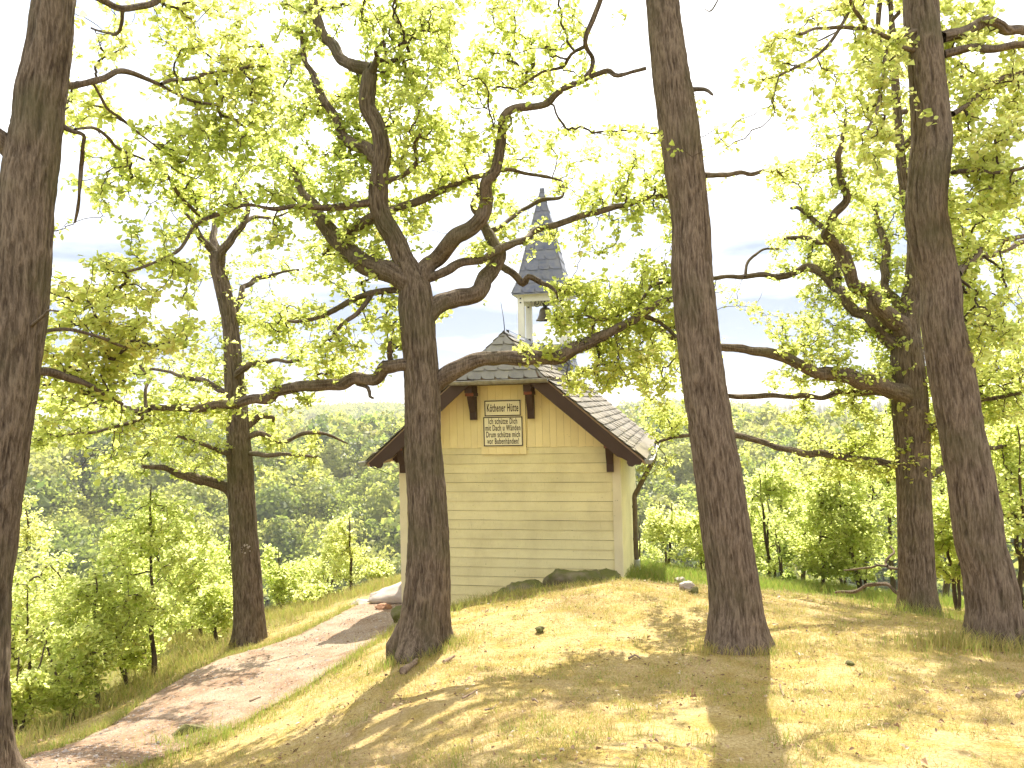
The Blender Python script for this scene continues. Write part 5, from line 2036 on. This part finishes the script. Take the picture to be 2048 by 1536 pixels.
def pick(n, x0, x1, y0, y1):
    return gG.uniform(x0, x1, n), gG.uniform(y0, y1, n)


mb = MB()
# short dry turf on the mound
x, y = pick(520000, -4.6, 5.2, 2.6, 12.2)
den = fbm(np.stack([x * 1.1, y * 1.1, np.zeros_like(x)], -1), 3)
den2 = fbm(np.stack([x * 5, y * 5, np.ones_like(x)], -1), 2)
pd = path_dist(x, y)
k = (gG.random(len(x)) < sstep(0.36, 0.62, den) * (0.25 + 0.75 * sstep(0.4, 0.6, den2))) & (pd > gG.uniform(-0.12, 0.15, len(x)))
x, y = x[k], y[k]
blades(mb, x, y, 0.012, 0.050, 0.0021, np.clip(gG.normal(0.20, 0.24, len(x)) + 0.5 * (fbm(np.stack([x * 1.6, y * 1.6, x * 0], -1), 2) - 0.5), 0, 1), 1.7)
# greener tufts
c = np.stack(pick(560, -4.2, 5.0, 2.8, 11.5), 1)
x = np.repeat(c[:, 0], 26) + gG.normal(0, 0.045, 560 * 26)
y = np.repeat(c[:, 1], 26) + gG.normal(0, 0.045, 560 * 26)
k = path_dist(x, y) > 0.05
x, y = x[k], y[k]
blades(mb, x, y, 0.03, 0.085, 0.0018, np.clip(gG.normal(0.55, 0.15, len(x)), 0, 1), 0.8)
# fresh grass at the rim, behind the hut and along the outer path edge
x, y = pick(420000, -7.5, 7.5, 5.0, 17.5)
gm = green_mask(x, y)
k = gG.random(len(x)) < gm * (0.35 + 0.65 * sstep(0.42, 0.6, fbm(np.stack([x * 1.5, y * 1.5, x * 0 + 4], -1), 2)))
x, y = x[k], y[k]
blades(mb, x, y, 0.05, 0.22, 0.0032, np.clip(gG.normal(0.40 + 0.30 * np.clip((x - 0.6) * 2, 0, 1), 0.2, len(x)), 0, 1), 0.7)
# edges: path bank, round the trunks, along the wall
for cx, cy, n, sx_, sy_, lo, hi, ti in [(*at(1975, 1290, 6.45)[:2], 2400, 0.38, 0.18, 0.05, 0.20, 0.42), (*at(1480, 1300, 6.40)[:2], 1600, 0.24, 0.12, 0.04, 0.12, 0.38), (*at(845, 1300, 7.45)[:2], 1800, 0.26, 0.14, 0.04, 0.13, 0.52),
                                       (*at(930, 1210, 9.2)[:2], 1400, 0.5, 0.3, 0.04, 0.16, 0.5), (*at(1130, 1190, 9.4)[:2], 1000, 0.6, 0.15, 0.03, 0.10, 0.45), (*at(1860, 1235, 9.7)[:2], 1500, 0.5, 0.3, 0.06, 0.22, 0.6),
                                       (*at(400, 1470, 6.6)[:2], 800, 0.22, 0.16, 0.04, 0.13, 0.6)]:
    x, y = gG.normal(cx, sx_, n), gG.normal(cy, sy_, n)
    blades(mb, x, y, lo, hi, 0.0024, np.clip(gG.normal(ti, 0.17, n), 0, 1), 0.7)
t = gG.uniform(0, 1, 9000)
pi_ = np.interp(t, np.linspace(0, 1, len(ps)), np.arange(len(ps))).astype(int)
side = gG.choice([-1, 1], len(t))
off = np.abs(gG.normal(0, 0.13, len(t))) + 1.02 * hw[pi_]
x, y = ps[pi_, 0] + nrm[pi_, 0] * off * side, ps[pi_, 1] + nrm[pi_, 1] * off * side
blades(mb, x, y, 0.03, 0.13, 0.0024, np.clip(gG.normal(0.52, 0.18, len(x)), 0, 1), 0.8)
o = mb.build('grass', M['blade'])
tag(o, 'short dry turf with green tufts and fresh grass at the rim', 'grass', kind='stuff')

# dry leaves and bits lying about
mb = MB()
x, y = pick(18000, -4.8, 5.2, 2.6, 12)
k = gG.random(len(x)) < 0.25 + 0.75 * sstep(0.45, 0.62, fbm(np.stack([x * 1.4, y * 1.4, x * 0 + 7], -1), 3))
x, y = x[k], y[k]
n = len(x)
B = np.stack([x, y, height(x, y) + gG.uniform(0.012, 0.03, n)], 1)
L = gG.uniform(0.008, 0.034, n) * np.where(gG.random(n) < 0.06, 1.7, 1)
leaves(mb, B, np.stack([gG.normal(0, 1, n), gG.normal(0, 1, n), gG.normal(0, 0.18, n)], 1), gG.normal(0, 0.35, (n, 3)) + [0, 0, 1], L, L * gG.uniform(0.25, 0.6, n), np.clip(gG.beta(1.3, 1.8, n), 0, 1))
o = mb.build('leaf_litter', M['litter'])
tag(o, 'small dry brown leaves scattered over the turf and path', 'leaf litter', kind='stuff')

# loose gravel on the path
mb = MB()
n = 5000
t = gG.uniform(0, 1, n)
pi_ = np.interp(t, np.linspace(0, 1, len(ps)), np.arange(len(ps))).astype(int)
off = gG.uniform(-0.98, 0.98, n) * hw[pi_]
x, y = ps[pi_, 0] + nrm[pi_, 0] * off, ps[pi_, 1] + nrm[pi_, 1] * off
z = height(x, y) + 0.016
s = gG.uniform(0.004, 0.014, n) * np.where(gG.random(n) < 0.05, 2.2, 1)
oc = np.array([(1, 0, 0), (0, 1, 0), (-1, 0, 0), (0, -1, 0), (0, 0, 0.7), (0, 0, -0.5)], float)
of = np.array([(0, 1, 4), (1, 2, 4), (2, 3, 4), (3, 0, 4), (1, 0, 5), (2, 1, 5), (3, 2, 5), (0, 3, 5)])
V = (oc[None] * s[:, None, None] * gG.uniform(0.6, 1.4, (n, 6, 1))) + np.stack([x, y, z], 1)[:, None]
mb.add(V.reshape(-1, 3), (of[None] + (np.arange(n) * 6)[:, None, None]).reshape(-1, 3), 0, np.repeat(gG.random(n), 6))
o = mb.build('gravel', M['pale_rock'])
tag(o, 'loose pale gravel stones lying on the path', 'gravel', kind='stuff')


def gdepth(px, py):
    """distance at which the view ray through the pixel meets the ground"""
    lo = None
    for d in np.arange(3.0, 13, 0.05):
        p = at(px, py, d)
        if p[2] < hgt(p[0], p[1]):
            return d
    return 9.0


def rock(name, label, px, py, depth, w, d, h, mat, seed, rot=0.0, sink=0.35, top=None):
    v, f = icosph(4)
    g = np.random.default_rng(seed)
    q = v.copy()
    # planar facets
    for _ in range(9):
        nn = unit(g.normal(0, 1, 3))
        c = g.uniform(0.55, 0.85)
        dd = q @ nn
        q = q - np.maximum(dd - c, 0)[:, None] * nn
    q = q * (1 + 0.45 * (fbm(v * 2.2 + seed, 4) - 0.5)[:, None] + 0.22 * (fbm(v * 7 + seed, 3) - 0.5)[:, None])
    q = q * np.array([w, d, h])
    depth = depth or gdepth(px, py)
    p = at(px, py, depth)
    zz = hgt(p[0], p[1])
    if top is not None:
        zz = at(px, top, depth)[2] - h * 2 * (1 - sink) * 0.88
    base = np.array([p[0], p[1], zz])
    c, s = math.cos(rot), math.sin(rot)
    q = np.stack([q[:, 0] * c - q[:, 1] * s, q[:, 0] * s + q[:, 1] * c, q[:, 2] + h * (1 - 2 * sink)], 1)
    mb = MB()
    mb.add(q, f)
    o = mb.build(name, mat, None, smooth=True, loc=tuple(base))
    tag(o, label, 'rock', 'stones around the hut')
    return o


rock('rock', 'brown mossy outcrop humped against the hut wall near its right corner', 1150, 1165, 10.5, 0.42, 0.30, 0.30, M['rock'], 1, 0.2, 0.30, 1138)
rock('rock', 'long mossy ledge running to the right corner of the hut', 1205, 1160, 10.55, 0.42, 0.26, 0.22, M['rock'], 2, 0.0, 0.30, 1142)
rock('rock', 'low mossy hump left of the brown outcrop by the wall', 1062, 1185, 10.4, 0.36, 0.26, 0.22, M['rock'], 3, 0.1, 0.30, 1162)
rock('rock', 'small mossy stone lowest along the wall among grass', 1010, 1198, 10.3, 0.26, 0.20, 0.16, M['rock'], 4, 0.4, 0.30, 1180)
rock('boulder', 'large pale sloping boulder just left of the hut', 825, 1185, 13.2, 0.95, 0.7, 0.30, M['pale_rock'], 31, 0.1, 0.4, 1162)
rock('boulder', 'smaller pale block beside the large sloping boulder', 722, 1205, 12.9, 0.22, 0.22, 0.16, M['pale_rock'], 6, 0.3, 0.4, 1197)
rock('rock', 'reddish brown stone at the end of the gravel path', 766, 1218, 12.2, 0.13, 0.11, 0.07, M['red_rock'], 7, 0.2, 0.3)
rock('rock', 'grey earthy stone under the left corner of the hut', 803, 1248, 10.6, 0.16, 0.16, 0.16, M['rock'], 8, 0.1, 0.3)
rock('rock', 'flat pale stone topmost of three on the grass right of the hut', 1360, 1166, None, 0.09, 0.07, 0.05, M['pale_rock'], 9, 0.1, 0.1)
rock('rock', 'pale mossy stone in the middle of three right of the hut', 1374, 1180, None, 0.10, 0.07, 0.06, M['pale_rock'], 10, 0.6, 0.15)
rock('rock', 'dark round stone lowest of three right of the hut', 1388, 1190, None, 0.065, 0.055, 0.05, M['rock'], 11, 0.2, 0.15)
rock('rock', 'dark stone poking from the turf below the outcrop', 1080, 1265, None, 0.05, 0.05, 0.035, M['rock'], 12, 0.2, 0.2)
rock('rock', 'dark lump in the turf at the near left end of the path', 380, 1470, None, 0.16, 0.12, 0.09, M['rock'], 13, 0.5, 0.4)
rock('rock', 'little dark stone on the turf beside the shadow of the straight trunk', 1700, 1330, None, 0.035, 0.03, 0.022, M['rock'], 14, 0.3, 0.2)


def stick(label, pts, r, group='fallen sticks on the turf'):
    P = []
    for px, py, d in pts:
        p = at(px, py, d)
        P.append((p[0], p[1], hgt(p[0], p[1]) + r * 0.8 + 0.012))
    P = np.array(P)
    lp, lr = resample(P, np.linspace(r, r * 0.55, len(P)), 0.04)
    mb = MB()
    tube(mb, lp, lr, 8, 0, bark=r * 0.3)
    tube(mb, lp[:2][::-1], lr[:2][::-1], 8, 0)
    o = mb.build('stick', M['deadwood'], None, smooth=True, rel=P[0], loc=tuple(P[0]))
    tag(o, label, 'stick', group)


def gp(*pp):
    return [(x, y, gdepth(x, y)) for x, y in pp]


stick('short broken log piece below the gnarled oak', gp((806, 1352), (818, 1342), (832, 1334)), 0.032)
stick('pale split wood chip beside the broken log piece', gp((824, 1336), (834, 1328)), 0.022)
stick('thin straight stick on the mid slope', gp((925, 1405), (940, 1395), (955, 1386)), 0.008)
stick('thin bent stick below the mid slope stick', gp((970, 1430), (985, 1424), (993, 1416)), 0.007)
stick('short pale stick right of the bent one', gp((1064, 1406), (1070, 1411), (1076, 1413)), 0.010)
stick('flat piece of bark near the gnarled oak', gp((888, 1330), (900, 1324), (910, 1318)), 0.016)
stick('little stick near the foot of the straight trunk', gp((1258, 1322), (1270, 1318), (1280, 1322)), 0.009)
stick('dark curved twig at the lower right of the turf', gp((2036, 1402), (2044, 1392), (2052, 1388)), 0.014)
stick('slanting twig in the shadow of the straight trunk', gp((1560, 1375), (1562, 1388), (1568, 1398)), 0.007)
stick('stick lying across the lower path', gp((500, 1410), (512, 1404), (522, 1400)), 0.012)
